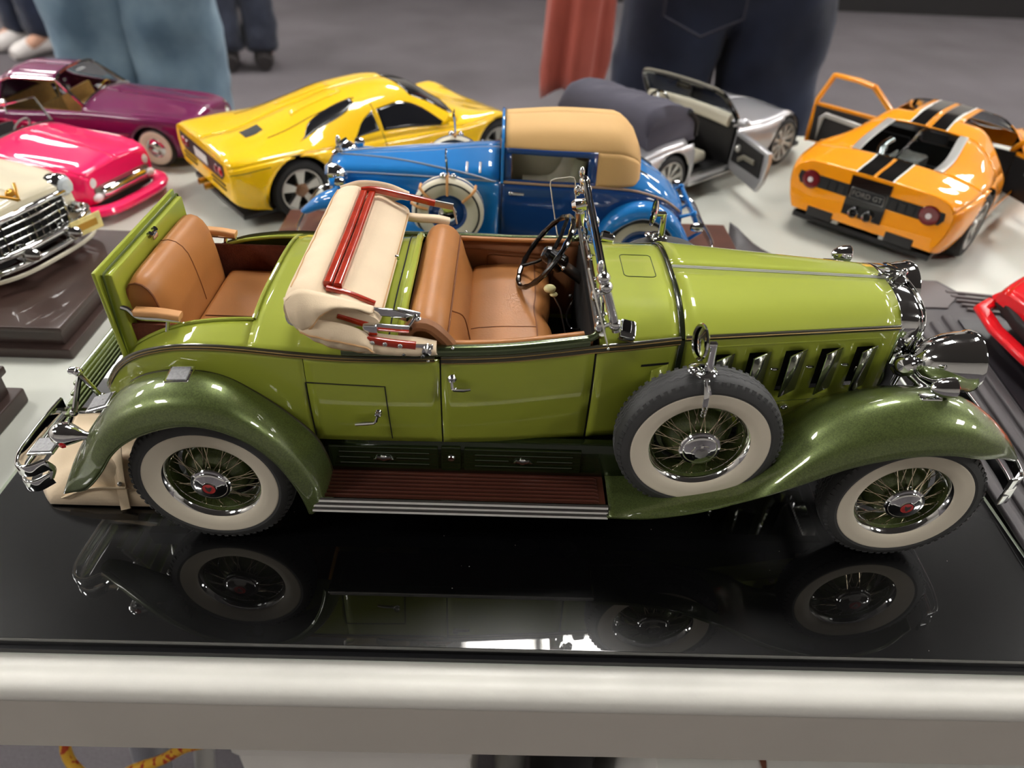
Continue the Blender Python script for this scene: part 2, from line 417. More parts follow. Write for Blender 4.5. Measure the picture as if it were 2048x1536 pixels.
b.box((13, 0, 3.9), (24, 6, .6)); b.tube([(4, 1.5, 3.2), (26, 1.5, 3.2)], .4, 8); b.build('chassis', 'black_matte', car)
b = B(); b.ball((14.4, -4.6, 2.75), (.7, .45, .4), 12, 6); b.ball((16.6, -4.6, 2.75), (.55, .4, .35), 12, 6); b.build('muffler', 'black_plastic', car)

# ---- fenders
def fender_rows(st, n=64, m=15):
    A = np.array([cr([s[k] for s in st], n) for k in range(3)])
    rows = []
    for i in range(n):
        I, C, L = A[0, i], A[1, i], A[2, i]
        q1 = I*.42+C*.58; q1[2] += .12*abs(C[1]-I[1])*.5
        sh = C*.42+L*.58; out = np.array([0, -1., 0]); sh = sh+out*.16
        up = (C-L); up[1] = 0; nrm = np.linalg.norm(up)+1e-9; sh = sh+up/nrm*.30*min(1, nrm)
        row = list(cr([I, q1, C, sh, L], m))
        row.append(L+np.array([0, .05, 0])-(up/nrm)*.10)
        rows.append(row)
    return rows
RF = [((-6.75, -6.0, 2.80), (-6.85, -6.4, 2.72), (-6.5, -6.8, 2.85)),
      ((-6.35, -5.5, 3.55), (-6.4, -6.35, 3.6), (-5.6, -7.2, 3.45)),
      ((-5.75, -5.1, 4.6), (-5.85, -6.3, 4.6), (-4.9, -7.45, 4.15)),
      ((-4.95, -4.7, 5.75), (-5.0, -6.3, 5.85), (-4.12, -7.6, 5.1)),
      ((-4.12, -4.3, 6.6), (-4.15, -6.25, 6.9), (-3.4, -7.6, 6.1)),
      ((-3.08, -4.55, 7.7), (-3.1, -6.2, 8.0), (-2.54, -7.6, 6.87)),
      ((-1.63, -4.92, 8.43), (-1.5, -6.15, 8.8), (-1.3, -7.6, 7.5)),
      ((0, -5.12, 8.68), (.1, -6.15, 9.0), (0, -7.6, 7.83)),
      ((1.2, -5.26, 8.5), (1.4, -6.2, 8.75), (1.2, -7.6, 7.68)),
      ((2.36, -5.4, 7.8), (2.7, -6.25, 7.85), (2.4, -7.6, 7.05)),
      ((3.65, -5.46, 6.66), (3.9, -6.3, 6.5), (3.45, -7.6, 5.9)),
      ((4.6, -5.5, 5.5), (4.75, -6.35, 4.9), (4.15, -7.6, 4.4)),
      ((5.0, -5.5, 4.2), (5.05, -6.4, 3.8), (4.45, -7.6, 3.3)),
      ((5.1, -5.4, 3.0), (5.1, -6.4, 2.9), (4.55, -7.6, 2.75))]
FF = [((17.8, -4.6, 3.15), (17.8, -6.2, 3.25), (17.76, -7.7, 3.2)),
      ((19.6, -4.5, 3.3), (19.7, -6.2, 3.35), (19.6, -7.7, 3.2)),
      ((21.6, -4.3, 4.0), (21.8, -6.2, 3.72), (21.74, -7.7, 3.65)),
      ((23.4, -4.0, 4.7), (23.55, -6.15, 4.4), (23.37, -7.7, 4.32)),
      ((24.9, -3.8, 5.3), (25, -6.1, 5.75), (24.7, -7.7, 5.0)),
      ((26.1, -3.6, 5.95), (26.25, -6.05, 7.2), (26.06, -7.7, 5.8)),
      ((27.2, -3.5, 6.8), (27.6, -6, 8.2), (27.38, -7.7, 6.58)),
      ((29.0, -3.4, 7.45), (29.2, -6, 8.9), (28.75, -7.7, 7.12)),
      ((30.7, -3.4, 7.75), (30.8, -6, 9.15), (30.2, -7.7, 7.45)),
      ((32.3, -3.5, 7.75), (32.2, -6, 8.95), (31.66, -7.65, 7.5)),
      ((33.6, -3.8, 7.3), (33.4, -6, 8.35), (33.0, -7.5, 7.22)),
      ((34.6, -4.4, 6.6), (34.6, -6, 7.4), (34.1, -7.2, 7.0)),
      ((35.4, -5.2, 5.9), (35.5, -6, 6.3), (35.1, -6.7, 6.35))]
rr, fr = fender_rows(RF), fender_rows(FF, 72)
def fenders(sg):
    for rows, nm in ((rr, 'rear_fender'), (fr, 'front_fender')):
        b = B(); b.grid(rows); o = fl(b, sg).build(nm, 'dark_green_paint', car, ang=70, solid=.07, off=0)
        q = B(); q.tube([r[-1] for r in rows], .06, 6); fl(q, sg).build('fender_bead', 'dark_green_paint', o)
    q = B(); q.tube([r[0]+np.array([0, -.04, .03]) for r in np.array(rr)[8:]], .07, 6); fl(q, sg).build('fender_piping', 'belt_paint', car)
both(fenders)

# ---- body outline: (x, half width, belt height)
OUT = [(-5.75, .01, 5.7), (-5.7, 1.5, 5.75), (-5.5, 2.7, 5.95), (-4.95, 3.65, 6.65), (-3.82, 4.25, 8.14), (-2.7, 4.59, 9.02), (-.94, 4.96, 9.72), (.57, 5.16, 9.95), (2.0, 5.3, 10.0), (4.1, 5.41, 9.9), (6.2, 5.44, 9.8), (8.2, 5.42, 9.82), (10.2, 5.38, 9.87), (11.8, 5.3, 9.9), (13.3, 5.16, 9.95), (15, 4.96, 10.08), (16.6, 4.76, 10.22), (18.3, 4.54, 10.32), (20.25, 4.31, 10.5)]
oc = cr(OUT, 400); oc = oc[oc[:, 1] > 0]
def belt_at(x):
    i = int(np.argmin(abs(oc[:, 0]-x)-(oc[:, 1] > 3.4)*.0)); return oc[i]
def belt_range(x0, x1, n):
    xs = np.linspace(x0, x1, n); k = oc[:, 0].argsort(); o = oc[k]
    return [(x, np.interp(x, o[:, 0], o[:, 1]), np.interp(x, o[:, 0], o[:, 2])) for x in xs]
def side_pt(x, w, zb, t, zs=5.12):
    return (x, -(w+.13*math.sin(PI*t)*(1-t*.5)-.22*t*t), zb+(zs-zb)*t)
def side_panel(x0, x1, n=14, m=14, zs=5.12, gap=0.):
    b = B(); b.grid([[side_pt(x, w_, zb, j/(m-1), zs) for j in range(m)] for x, w_, zb in belt_range(x0, x1, n)]); return b
def sides(sg):
    q = [r for r in oc if r[0] < 4.6][::4]+[belt_at(4.6)]
    b = B(); b.grid([[side_pt(r[0], r[1], r[2], j/13, min(5.12, r[2]-.3)) for j in range(14)] for r in q])
    b.merge(side_panel(4.6, 10.2, 14)); o = fl(b, sg).build('rear_quarter_panel', 'lime_paint', car, ang=60, solid=.05, off=0)
    # hatch and its groove
    def pt(x, z, d=.0):
        _, w_, zb = belt_range(x, x, 1)[0]; t = (zb-z)/(zb-5.12); p = side_pt(x, w_, zb, t); return (p[0], p[1]-d, p[2])
    g = B(); path = [pt(4.58+3.3*i/12, 8.55-.1*i/12, .03) for i in range(13)]+[pt(7.88+.1*i/8, 8.45-(8.45-5.3)*i/8, .03) for i in range(1, 9)]
    g.tube(path, .028, 5); path = [pt(4.56, 8.55-(8.55-5.3)*i/8, .03) for i in range(9)]; g.tube(path, .02, 5); fl(g, sg).build('hatch_groove', 'black_matte', o)
    h = B(); h.lathe([(.01, .3), (.13, .28), (.17, .2), (.1, .1), (.16, .0)], pt(7.5, 7.0), (0, -1, 0), 12); h.tube([pt(7.5, 7.0, .3), pt(7.42, 6.72, .34), pt(7.3, 6.6, .34), pt(6.95, 6.58, .36), pt(6.5, 6.5, .36)], [.07, .08, .08, .1, .07], 8); fl(h, sg).build('hatch_handle', 'chrome', o)
    # door
    d = side_panel(10.27, 16.66, 16); dr = fl(d, sg).build('door', 'lime_paint', car, ang=60, solid=.08, off=0)
    g = B()
    for x in (10.235, 16.71): g.tube([pt(x, 9.9-(9.9-5.15)*i/10, -.01) for i in range(11)], .035, 5)
    g.tube([pt(10.23+6.5*i/12, 5.13, .0) for i in range(13)], .04, 5); fl(g, sg).build('door_gap', 'black_matte', dr)
    h = B(); h.lathe([(.01, .3), (.14, .28), (.2, .2), (.1, .1), (.17, .0)], pt(10.72, 9.0), (0, -1, 0), 12); h.tube([pt(10.72, 9.0, .3), pt(10.75, 8.68, .36), pt(10.8, 8.6, .36), pt(11.2, 8.6, .38), pt(11.5, 8.62, .36)], [.07, .08, .09, .1, .07], 8); fl(h, sg).build('door_handle', 'chrome', dr)
    b = side_panel(16.76, 20.25, 10); o = fl(b, sg).build('cowl_side', 'lime_paint', car, ang=60, solid=.05, off=0)
    v = B(); v.prism([pt(18.75, 9.32, .02), pt(19.95, 9.4, .02), pt(19.9, 7.6, .02), pt(18.7, 7.5, .02)], (0, -.01, 0)); fl(v, sg).build('cowl_vent', 'black_matte', o)
    v = B(); p0, p1 = pt(19.25, 9.0, .03), pt(19.92, 9.3, .03); v.add([p0, p1, pt(19.9, 7.7, .03), pt(19.2, 7.5, .55), ], [(0, 1, 2, 3)]); v.add([(p0[0], p0[1]-.5, p0[2])], []); fl(v, sg).build('vent_flap', 'lime_paint', o, solid=.05)
    # belt moulding
    q = [np.array((r[0], -r[1]-.02, r[2])) for r in oc if r[0] < 10.22][::3]
    b = B(); b.sweep(q, [(.08*math.cos(a), .16*math.sin(a)) for a in np.linspace(0, 2*PI, 9)[:-1]], up=(0, 0, 1)); o = fl(b, sg).build('belt_moulding', 'belt_paint', car, ang=60)
    for dz in (.05, -.07):
        g = B(); g.tube([p+np.array((0, -.085, dz)) for p in q], .018, 4); fl(g, sg).build('pinstripe', 'gold_line', o)
    q = [np.array((x, -w_-.02, zb-.06)) for x, w_, zb in belt_range(10.27, 20.3, 40)]
    sec = [(.07*math.cos(a), .22*math.sin(a)) for a in np.linspace(0, 2*PI, 11)[:-1]]
    b = B(); b.sweep(q, sec, up=(0, 0, 1)); o = fl(b, sg).build('belt_moulding', 'belt_paint', car, ang=60)
    for dz in (.1, -.12):
        g = B(); g.tube([p+np.array((0, -.075, dz)) for p in q], .018, 4); fl(g, sg).build('pinstripe', 'gold_line', o)
    # rounded cockpit capping above the door
    q = [np.array((x, -w_+.18, zb+.28)) for x, w_, zb in belt_range(6.2, 16.4, 36)]
    b = B(); b.sweep(q, rrect(.5, .5, .2, 4), up=(0, 0, 1)); fl(b, sg).build('cockpit_capping', 'cap_paint', car, ang=60)
    q = [np.array((x, -w_+.52, zb+.42)) for x, w_, zb in belt_range(10.3, 16.2, 30)]
    b = B(); b.sweep(q, ring(8, .16, .12), up=(0, 0, 1)); fl(b, sg).build('leather_rail', 'tan_leather', car, ang=60)
    # curled corner of the cowl
    b = B(); q = cr([(16.3, -4.62, 10.55), (16.62, -4.55, 10.72), (16.85, -4.4, 11.0), (16.95, -4.2, 11.25)], 12); b.sweep(q, rrect(.34, .3, .12), up=(1, 0, 0)); fl(b, sg).build('cowl_corner', 'cap_paint', car)
    # rivets
    b = B()
    for x, dz in ((10.75, .52), (17.2, -.02), (9.75, -.02)):
        _, w_, zb = belt_range(x, x, 1)[0]; b.ball((x, -w_-.1+(.12 if dz > .3 else 0), zb+dz), .08, 8, 5)
    fl(b, sg).build('chrome_studs', 'chrome', car)
both(sides)

# ---- deck, cowl and hood tops
def deck_z(x, y, w_, zb):
    h = np.interp(x, [-5.7, -4.5, -3.3, 0, 2.3, 5, 8.6, 17, 20.3], [.15, .35, .5, .75, .85, 1.1, 1.55, 1.35, 1.05])
    u = min(1, abs(y)/max(w_, 1e-3)); return zb+h*(1-u**3.0)
def deck(x0, x1, ya=None, yb=None, n=14, m=25, src=None):
    rows = []
    for x, w_, zb in belt_range(x0, x1, n):
        lo = -w_ if ya is None else ya; hi = w_ if yb is None else yb
        if lo == 'edge': lo = -w_
        rows.append([(x, y, deck_z(x, y, w_, zb)) for y in np.linspace(lo, hi, m)])
    b = B(); b.grid(rows); return b
b = deck(2.3, 8.75, n=16, m=33)
b.merge(deck(-3.35, 2.3, None, -3.85, 14, 6)); b.merge(deck(-3.35, 2.3, 3.85, None, 14, 6)); b.merge(deck(-5.72, -3.35, n=14, m=25))
b.build('rear_deck', 'lime_paint', car, ang=55, solid=.08, off=-1)
b = B()
for y0 in (-3.85, 3.85): b.tube([(x, y0, deck_z(x, y0, w_, zb)+.02) for x, w_, zb in belt_range(-3.2, 2.3, 14)], .09, 8)
_, w_, zb = belt_range(2.3, 2.3, 1)[0]; b.tube([(2.3, y, deck_z(2.3, y, w_, zb)+.02) for y in np.linspace(-3.85, 3.85, 15)], .09, 8); b.build('rumble_opening_bead', 'lime_paint', car)
b = B(); _, w_, zb = belt_range(8.1, 8.1, 1)[0]; b.tube([(8.1+.12*(1-(y/4)**2), y, deck_z(8.1, y, w_, zb)+.02) for y in np.linspace(-4.6, 4.2, 20)], .035, 6); b.build('deck_groove', 'black_matte', car)
b = B(); b.tube([(8.55+.12*(1-(y/4)**2), y, deck_z(8.5, y, w_, zb)+.06) for y in np.linspace(-4.9, 4.9, 20)], .17, 8); b.build('deck_lip', 'lime_paint', car)
b = B(); b.lathe([(.01, .28), (.12, .25), (.14, .1), (.08, .0)], (7.85, .0, 11.45), (0, 0, 1), 10); b.tube([(7.85, 0, 11.65), (7.65, -.25, 11.6)], .06, 6); b.build('deck_latch', 'chrome', car)
deck(16.85, 20.27, n=10, m=33).build('cowl_top', 'lime_paint', car, ang=55, solid=.06, off=-1)
def on_cowl(x, y): 
    _, w_, zb = belt_range(x, x, 1)[0]; return deck_z(x, y, w_, zb)
b = B(); q = [(18.15+1.5*a/2, 0+ c) for a, c in rrect(2, 2.1, .2, 3)]; b.tube([(18.9+px, py+.15, on_cowl(18.9+px, py+.15)+.005) for px, py in rrect(1.45, 2.1, .2, 4)], .025, 5, closed=True); b.build('cowl_vent_groove', 'groove_green', car)
b = B(); b.sweep([(20.36, y, on_cowl(20.25, y)+.0) for y in np.linspace(-4.3, 4.3, 30)], rrect(.26, .16, .06), up=(0, 0, 1))
for s in (-1, 1): b.sweep([(20.36, s*(4.31+.12*math.sin(PI*t)), 10.5-5.2*t) for t in np.linspace(0, 1, 14)], rrect(.26, .16, .06), up=(0, s, 0))
b.build('cowl_band', 'drip_rail', car, ang=60)

def hood_w(x): return np.interp(x, [20.45, 30.4], [4.3, 2.66])
def hood_zb(x): return np.interp(x, [20.45, 30.4], [10.62, 10.5])
def hood_c(x): return np.interp(x, [20.45, 30.4], [11.62, 11.42])
def hood_z(x, y):
    w_, zb, c = hood_w(x), hood_zb(x), hood_c(x); u = min(1, abs(y)/w_); return zb+(c-zb)*(1-u**3.2)**.9
def hood(sg):
    b = B(); b.grid([[(x, -y, hood_z(x, y)) for y in hood_w(x)*np.array([0, .2, .4, .55, .68, .78, .86, .92, .96, .985, 1.])] for x in np.linspace(20.47, 30.35, 16)])
    o = fl(b, sg).build('hood_half', 'lime_paint', car, ang=60, solid=.06, off=0)
    # side panel with the open ventilation doors
    def pt(x, t, d=0.): return (x, -(hood_w(x)+.1*math.sin(PI*t)+d), hood_zb(x)-.0+(5.3-hood_zb(x))*t)
    def tz(z): return (10.55-z)/(10.55-5.3)
    vx = [21.85+1.685*i for i in range(5)]; zt, zbm, vw = 9.6, 7.42, 1.0
    xs = [20.47]
    for v in vx: xs += [v, v+vw]
    xs.append(30.35); ts = list(np.linspace(0, tz(zt), 4))+list(np.linspace(tz(zt), tz(zbm), 7))[1:]+list(np.linspace(tz(zbm), 1, 6))[1:]
    X, hole = [], []
    for i in range(len(xs)-1):
        k = np.linspace(xs[i], xs[i+1], 4); X += list(k if i == 0 else k[1:]); hole += [i % 2 == 1]*3
    b = B(); b.grid([[pt(x, t) for t in ts] for x in X]); nt_ = len(ts)-1
    b.f = [f for n, f in enumerate(b.f) if not (hole[n//nt_] and 3 <= n % nt_ < 9)]
    sp = fl(b, sg).build('hood_side', 'lime_paint', car, ang=60, solid=.05, off=0)
    for i, v in enumerate(vx):
        q = B(); q.prism([pt(v+.02, tz(zt), -.3), pt(v+vw, tz(zt), -.3), pt(v+vw, tz(zbm), -.3), pt(v, tz(zbm), -.3)], (0, .05, 0)); fl(q, sg).build('vent_recess', 'black_matte', sp)
        # door stands open, hinged on its front edge
        h0, h1 = np.array(pt(v+vw, tz(zt), .02)), np.array(pt(v+vw, tz(zbm), .02)); e = np.array((-.92, -.62, 0))
        q = B(); q.add([h0, h0+e, h1+e, h1], [(0, 1, 2, 3)]); d = fl(q, sg).build('vent_door', 'vent_metal', sp, solid=.05)
        q = B(); q.tube([h0+e, h1+e], .035, 5); q.tube([h0, h0+e], .035, 5); fl(q, sg).build('vent_door_edge', 'chrome', d)
        if i < 4:
            c = np.array(pt(v+1.34, tz(8.72), .08)); q = B(); q.ball(c, (.2, .12, .09), 10, 6); q.tube([c, c+(0, .15, -.0)], .06, 6); fl(q, sg).build('vent_knob', 'chrome', sp)
        q = B(); c = h0*.35+h1*.65+np.array((-.42, .25, 0)); q.lathe([(.01, 0), (.3, 0), (.3, .05)], c, (.7, -.7, 0), 14); fl(q, sg).build('vent_disc', 'vent_metal', sp)
    g = B(); g.tube([pt(x, .1, .03) for x in np.linspace(20.8, 29.7, 12)], .03, 5); g.tube([pt(29.7, .1, .03), pt(29.72, .14, .03)], .03, 5); fl(g, sg).build('pressed_bead', 'lime_paint', sp)
    g = B(); g.tube([pt(x, .72, .02) for x in np.linspace(20.8, 29.6, 12)], .02, 5); fl(g, sg).build('lower_bead', 'groove_green', sp)
    q = [np.array((x, -hood_w(x)-.03, hood_zb(x)-.06)) for x in np.linspace(20.5, 30.35, 14)]
    b = B(); b.sweep(q, [(.08*math.cos(a), .14*math.sin(a)) for a in np.linspace(0, 2*PI, 9)[:-1]], up=(0, 0, 1)); o = fl(b, sg).build('hood_moulding', 'belt_paint', car, ang=60)
    g = B(); g.tube([p+np.array((0, -.085, .03)) for p in q], .02, 4); fl(g, sg).build('pinstripe', 'gold_line', o)
    b = B()
    for x, z in ((25.9, 6.55), (28.9, 6.85)): b.ball((x, -hood_w(x)-.25, z), (.22, .2, .14), 10, 6); b.tube([(x, -hood_w(x), z), (x+.1, -hood_w(x)-.3, z)], .08, 6)
    fl(b, sg).build('hood_latch', 'chrome', car)
both(hood)
b = B()
for dy in (-.07, .07): b.tube([(x, dy, hood_z(x, 0)+.03) for x in np.linspace(20.47, 30.5, 12)], .055, 6)
b.build('hood_centre_strip', 'strip_metal', car)

# ---- radiator shell and grille
sh = [(0, 11.42), (1.0, 11.38), (1.8, 11.22), (2.35, 10.95), (2.64, 10.5), (2.66, 9.6), (2.55, 8.0), (2.35, 6.4), (2.0, 5.6)]
shp = cr(sh, 26); full = [(-a, c) for a, c in shp[::-1]]+[(a, c) for a, c in shp[1:]]
rows = [[(x, y*k, 8+(z-8)*k2+dz) for y, z in full] for x, k, k2, dz in ((30.36, 1., 1., 0), (30.6, 1., 1., 0), (31.1, 1.0, 1., -.02), (31.35, .985, .99, -.04), (31.45, .95, .97, -.05), (31.4, .9, .93, -.05))]
b = B(); b.grid(rows); b.build('radiator_shell', 'chrome', car, ang=60, solid=.05, off=-1)
b = B(); b.tube([(31.42, y*.99, 8+(z-8)*.995) for y, z in full], .075, 8); b.build('radiator_bead', 'chrome', car)
b = B(); b.prism([(31.2, y*.93, 8+(z-8)*.95) for y, z in full], (-.2, 0, 0)); g = b.build('radiator_core', 'black_matte', car)
b = B()
for y in np.linspace(-2.2, 2.2, 23):
    zt = np.interp(abs(y), [a for a, c in sh], [c for a, c in sh]); b.tube([(31.3, y, 5.7), (31.3, y, zt-.3)], .03, 4)
b.build('grille_bars', 'steel', g)['kind'] = 'stuff'
b = B(); b.lathe([(.45, 0), (.5, .08), (.36, .16), (.3, .26), (.2, .3), (.01, .32)], (31.0, 0, 11.38), (0, 0, 1), 18)
b.ball((30.75, 0, 11.72), (.5, .14, .12), 10, 6); b.ball((31.2, .0, 11.75), (.18, .14, .2), 10, 6)
for s in (-1, 1): b.tube([(31.1, 0, 11.72), (30.6, s*.35, 11.82), (30.2, s*.5, 11.7)], [.12, .1, .03], 7)
b.tube([(30.3, 0, 11.55), (30.0, 0, 11.6)], .09, 8); b.build('radiator_mascot', 'chrome', car)
b = B(); b.ball((31.5, 0, 10.55), (.06, .3, .3), 12, 8); b.build('shell_badge', 'enamel_red', car)

# ---- lamps and horns
def lamps(sg):
    o = (31.85, -3.25, 9.1)
    b = B(); b.lathe([(.02, -1.1), (.3, -1.02), (.7, -.75), (1.0, -.35), (1.22, .2), (1.32, .75), (1.34, 1.1), (1.38, 1.18), (1.42, 1.3), (1.4, 1.42), (1.3, 1.46)], (o[0]+.4, o[1], o[2]), (1, 0, .03), 40); h = fl(b, sg).build('headlight', 'chrome', car)
    b = B(); b.lathe([(.01, 1.58), (.6, 1.55), (1.3, 1.43)], (o[0]+.4, o[1], o[2]), (1, 0, .03), 32); fl(b, sg).build('lens', 'lamp_lens', h)
    b = B(); b.tube([(o[0]+.3, o[1]+.1, o[2]-1.1), (o[0]+.1, o[1]+.2, 6.6)], [.3, .22], 10); fl(b, sg).build('headlight_post', 'chrome', h)
    b = B(); b.tube(cr([(31.8, -2.6, 8.1), (32.2, -3.3, 7.6), (32.1, -3.4, 7.1)], 10), .18, 8); b.ball((31.9, -2.85, 8.0), .3, 10, 6); fl(b, sg).build('lamp_bracket', 'chrome', h)
    # trumpet horn under the lamp
    b = B(); b.lathe([(.01, -1.5), (.42, -1.45), (.5, -1.15), (.42, -.9), (.2, -.75), (.17, -.3), (.25, .1), (.42, .4), (.75, .6), (.8, .66), (.7, .6), (.3, .2)], (31.7, -3.85, 8.15), (.5, -.55, -.3), 28); fl(b, sg).build('horn', 'chrome', car)
    b = B(); b.lathe([(.01, .55), (.3, .5), (.48, .3), (.52, .0), (.45, -.3), (.2, -.5), (.01, -.52)], (30.95, -3.35, 8.9), (-.6, -.6, .3), 24)
    fl(b, sg).build('horn_motor', 'chrome', car)
    # parking lamp on the fender crown
    b = B(); b.lathe([(.02, -.75), (.22, -.65), (.38, -.35), (.45, 0), (.46, .2), (.4, .26), (.01, .34)], (31.3, -5.95, 9.62), (1, 0, .05), 24)
    b.tube([(31.2, -5.95, 9.3), (31.0, -5.95, 9.0)], .16, 10); b.box((30.7, -6.0, 9.12), (.9, .42, .14), bev=.06); fl(b, sg).build('parking_lamp', 'chrome', car)
both(lamps)
b = B(); b.tube(cr([(31.9, -3.2, 7.9), (32.2, -1.5, 7.7), (32.2, 1.5, 7.7), (31.9, 3.2, 7.9)], 16), .14, 8); b.build('lamp_crossbar', 'chrome', car)

# ---- bumpers
b = B()
for dz in (0, .95):
    q = cr([(35.2, -7.1, 4.35+dz), (35.75, -6.9, 4.35+dz), (36.1, -6.0, 4.35+dz), (36.3, -3, 4.35+dz), (36.35, 0, 4.35+dz), (36.3, 3, 4.35+dz), (36.1, 6.0, 4.35+dz), (35.75, 6.9, 4.35+dz), (35.2, 7.1, 4.35+dz)], 40)
    b.sweep(q, rrect(.16, .62, .07), up=(0, 0, 1))
for s in (-1, 1):
    b.box((35.45, s*7.02, 4.8), (.42, .14, .8), bev=.05); b.tube([(36.0, s*2.6, 4.8), (34.4, s*2.5, 4.6)], .2, 8); b.box((36.25, s*2.6, 4.8), (.3, .5, 1.3), bev=.08)
b.build('front_bumper', 'chrome', car)
def rear_bumper(sg):
    b = B()
    for dz in (0, .9):
        q = cr([(-7.1, -6.6, 3.55+dz*.9), (-7.6, -7.0, 3.45+dz), (-8.1, -6.9, 3.4+dz), (-8.45, -6.2, 3.4+dz), (-8.5, -5.0, 3.45+dz), (-8.45, -3.4, 3.5+dz), (-8.4, -2.4, 3.5+dz)], 26)
        b.sweep(q, rrect(.18, .66, .08), up=(0, 0, 1))
    b.tube([(-8.4, -2.5, 3.9), (-6, -2.6, 4.2)], .2, 8); b.tube(cr([(-7.15, -6.6, 3.6), (-7.0, -6.5, 4.0), (-7.15, -6.6, 4.45)], 8), .16, 8)
    fl(b, sg).build('rear_bumper', 'chrome', car)
both(rear_bumper)
def step(name, c, R, sx=1.15, sy=.95):
    b = B(); b.box(c, (sx, sy, .16), R, bev=.06); o = b.build(name, 'chrome', car)
    u = R @ Vector((0, 0, .1)) if R else Vector((0, 0, .1)); b = B(); b.box((c[0]+u[0], c[1]+u[1], c[2]+u[2]), (sx-.25, sy-.22, .05), R, bev=.02); b.build('step_pad', 'dull_grey', o)
    v = R @ Vector((.2, 0, -.25)); q = B(); q.tube([(c[0], c[1], c[2]), (c[0]+v[0], c[1]+v[1], c[2]+v[2])], .22, 8); q.build('step_stem', 'chrome', o)
step('step_plate', (-.45, -5.85, 8.98), Matrix.Rotation(-.06, 3, 'Y') @ Matrix.Rotation(.10, 3, 'X'), 1.05, 1.0)
step('step_plate', (-4.15, -5.8, 7.35), Matrix.Rotation(-.35, 3, 'Y') @ Matrix.Rotation(.05, 3, 'X'), 1.1, 1.0)
step('step_plate', (-7.35, -5.85, 4.75), Matrix.Rotation(-.1, 3, 'Y'), 1.2, 1.1)
def tail(sg):
    b = B(); b.lathe([(.02, 1.0), (.25, .95), (.45, .75), (.52, .5), (.5, .2), (.36, -.1), (.2, -.4), (.14, -.8)], (-5.4, -6.45, 6.05), (-1, -.02, .1), 24)
    b.tube(cr([(-5.0, -6.45, 6.0), (-4.6, -6.4, 5.95), (-4.35, -6.4, 6.05)], 8), [.14]*5+[.18, .26, .36], 8); o = fl(b, sg).build('tail_lamp', 'chrome', car)
    b = B(); b.lathe([(.01, .08), (.12, .06), (.17, .0)], (-5.75, -6.93, 5.85), (-.1, -.9, -.1), 14); fl(b, sg).build('red_lens', 'red_lens', o)
both(tail)
# luggage rack folded up behind the tail
for i in range(6):
    x, z = -5.9-.33*i, 7.45-.62*i; b = B(); b.box((x, 0, z), (.26, 8.0, .17), bev=.05); b.build('rack_slat', 'dark_green_paint', car)
for s in (-1, 1):
    b = B(); b.tube([(-5.75, s*4.05, 7.7), (-6.6, s*4.15, 5.6), (-7.3, s*4.1, 4.4)], .13, 8); b.tube([(-5.85, s*4.1, 7.6), (-5.2, s*4.1, 6.2)], .11, 8)
    for p in ((-5.85, s*4.1, 7.62), (-5.2, s*4.1, 6.25), (-6.75, s*4.15, 5.3)): b.ball(p, .2, 10, 6)
    b.box((-6.05, s*4.1, 7.7), (.35, .3, .25), bev=.06); b.build('rack_frame', 'chrome', car)

# ---- running boards and splash aprons
def running(sg):
    b = B(); b.box((11.15, -6.2, 3.1), (13.1, 2.4, .3), bev=.05); o = fl(b, sg).build('running_board', 'brown_rubber', car)
    for i in range(7):
        q = B(); q.sweep([(5.0, -5.5-.235*i, 3.25), (5.12, -5.5-.235*i, 3.31), (17.2, -5.5-.235*i, 3.31), (17.35, -5.5-.235*i, 3.25)], ring(8, .085, .09), up=(0, 0, 1)); fl(q, sg).build('rubber_rib', 'brown_rubber', o)
    b = B()
    for k, (y, z, r) in enumerate(((-7.25, 3.3, .14), (-7.42, 3.16, .12), (-7.5, 2.94, .13))): b.tube([(4.6, y, z), (17.75, y, z)], r, 8)
    b.box((11.15, -7.3, 3.0), (13.1, .3, .42), bev=.06); fl(b, sg).build('chrome_edge', 'chrome', o)
    # splash apron with two ribbed box lids
    b = B(); b.grid([[(x, y, z) for y, z in ((-4.85, 5.2), (-5.1, 5.05), (-5.18, 4.6), (-5.2, 3.6), (-5.25, 3.2))] for x in (4.6, 9, 13, 17.9, 20)]); a = fl(b, sg).build('splash_apron', 'apron_paint', car, solid=.06)
    for x0, x1 in ((5.0, 10.0), (11.2, 16.6)):
        q = B(); q.box(((x0+x1)/2, -5.24, 4.12), (x1-x0, .14, 1.35), bev=.06); l = fl(q, sg).build('tool_box_lid', 'apron_paint', a)
        q = B()
        for dz, sp in ((.38, 0), (.05, 1), (-.3, 0)):
            if sp:
                q.tube([(x0+.5, -5.33, 4.12+dz), (x0+.38*(x1-x0), -5.33, 4.12+dz)], .035, 5); q.tube([(x1-.38*(x1-x0), -5.33, 4.12+dz), (x1-.4, -5.33, 4.12+dz)], .035, 5)
            else: q.tube([(x0+.5, -5.33, 4.12+dz), (x1-.4, -5.33, 4.12+dz)], .035, 5)
        fl(q, sg).build('pressed_ribs', 'apron_paint', l)
        c = (x0+x1)/2; q = B(); q.ball((c, -5.36, 4.15), (.2, .07, .2), 10, 6)
        for s in (-1, 1): q.tube([(c, -5.38, 4.15), (c+s*.28, -5.38, 4.2), (c+s*.45, -5.36, 4.08)], [.08, .09, .03], 6)
        fl(q, sg).build('winged_emblem', 'chrome', l)
    q = B(); q.box((10.6, -5.2, 4.1), (.9, .16, 1.5), bev=.06); l = fl(q, sg).build('apron_post', 'apron_paint', a)
    q = B(); q.lathe([(.01, .1), (.14, .1), (.17, .06), (.2, .0)], (10.6, -5.27, 4.2), (0, -1, 0), 16); fl(q, sg).build('round_lock', 'chrome', l)
both(running)

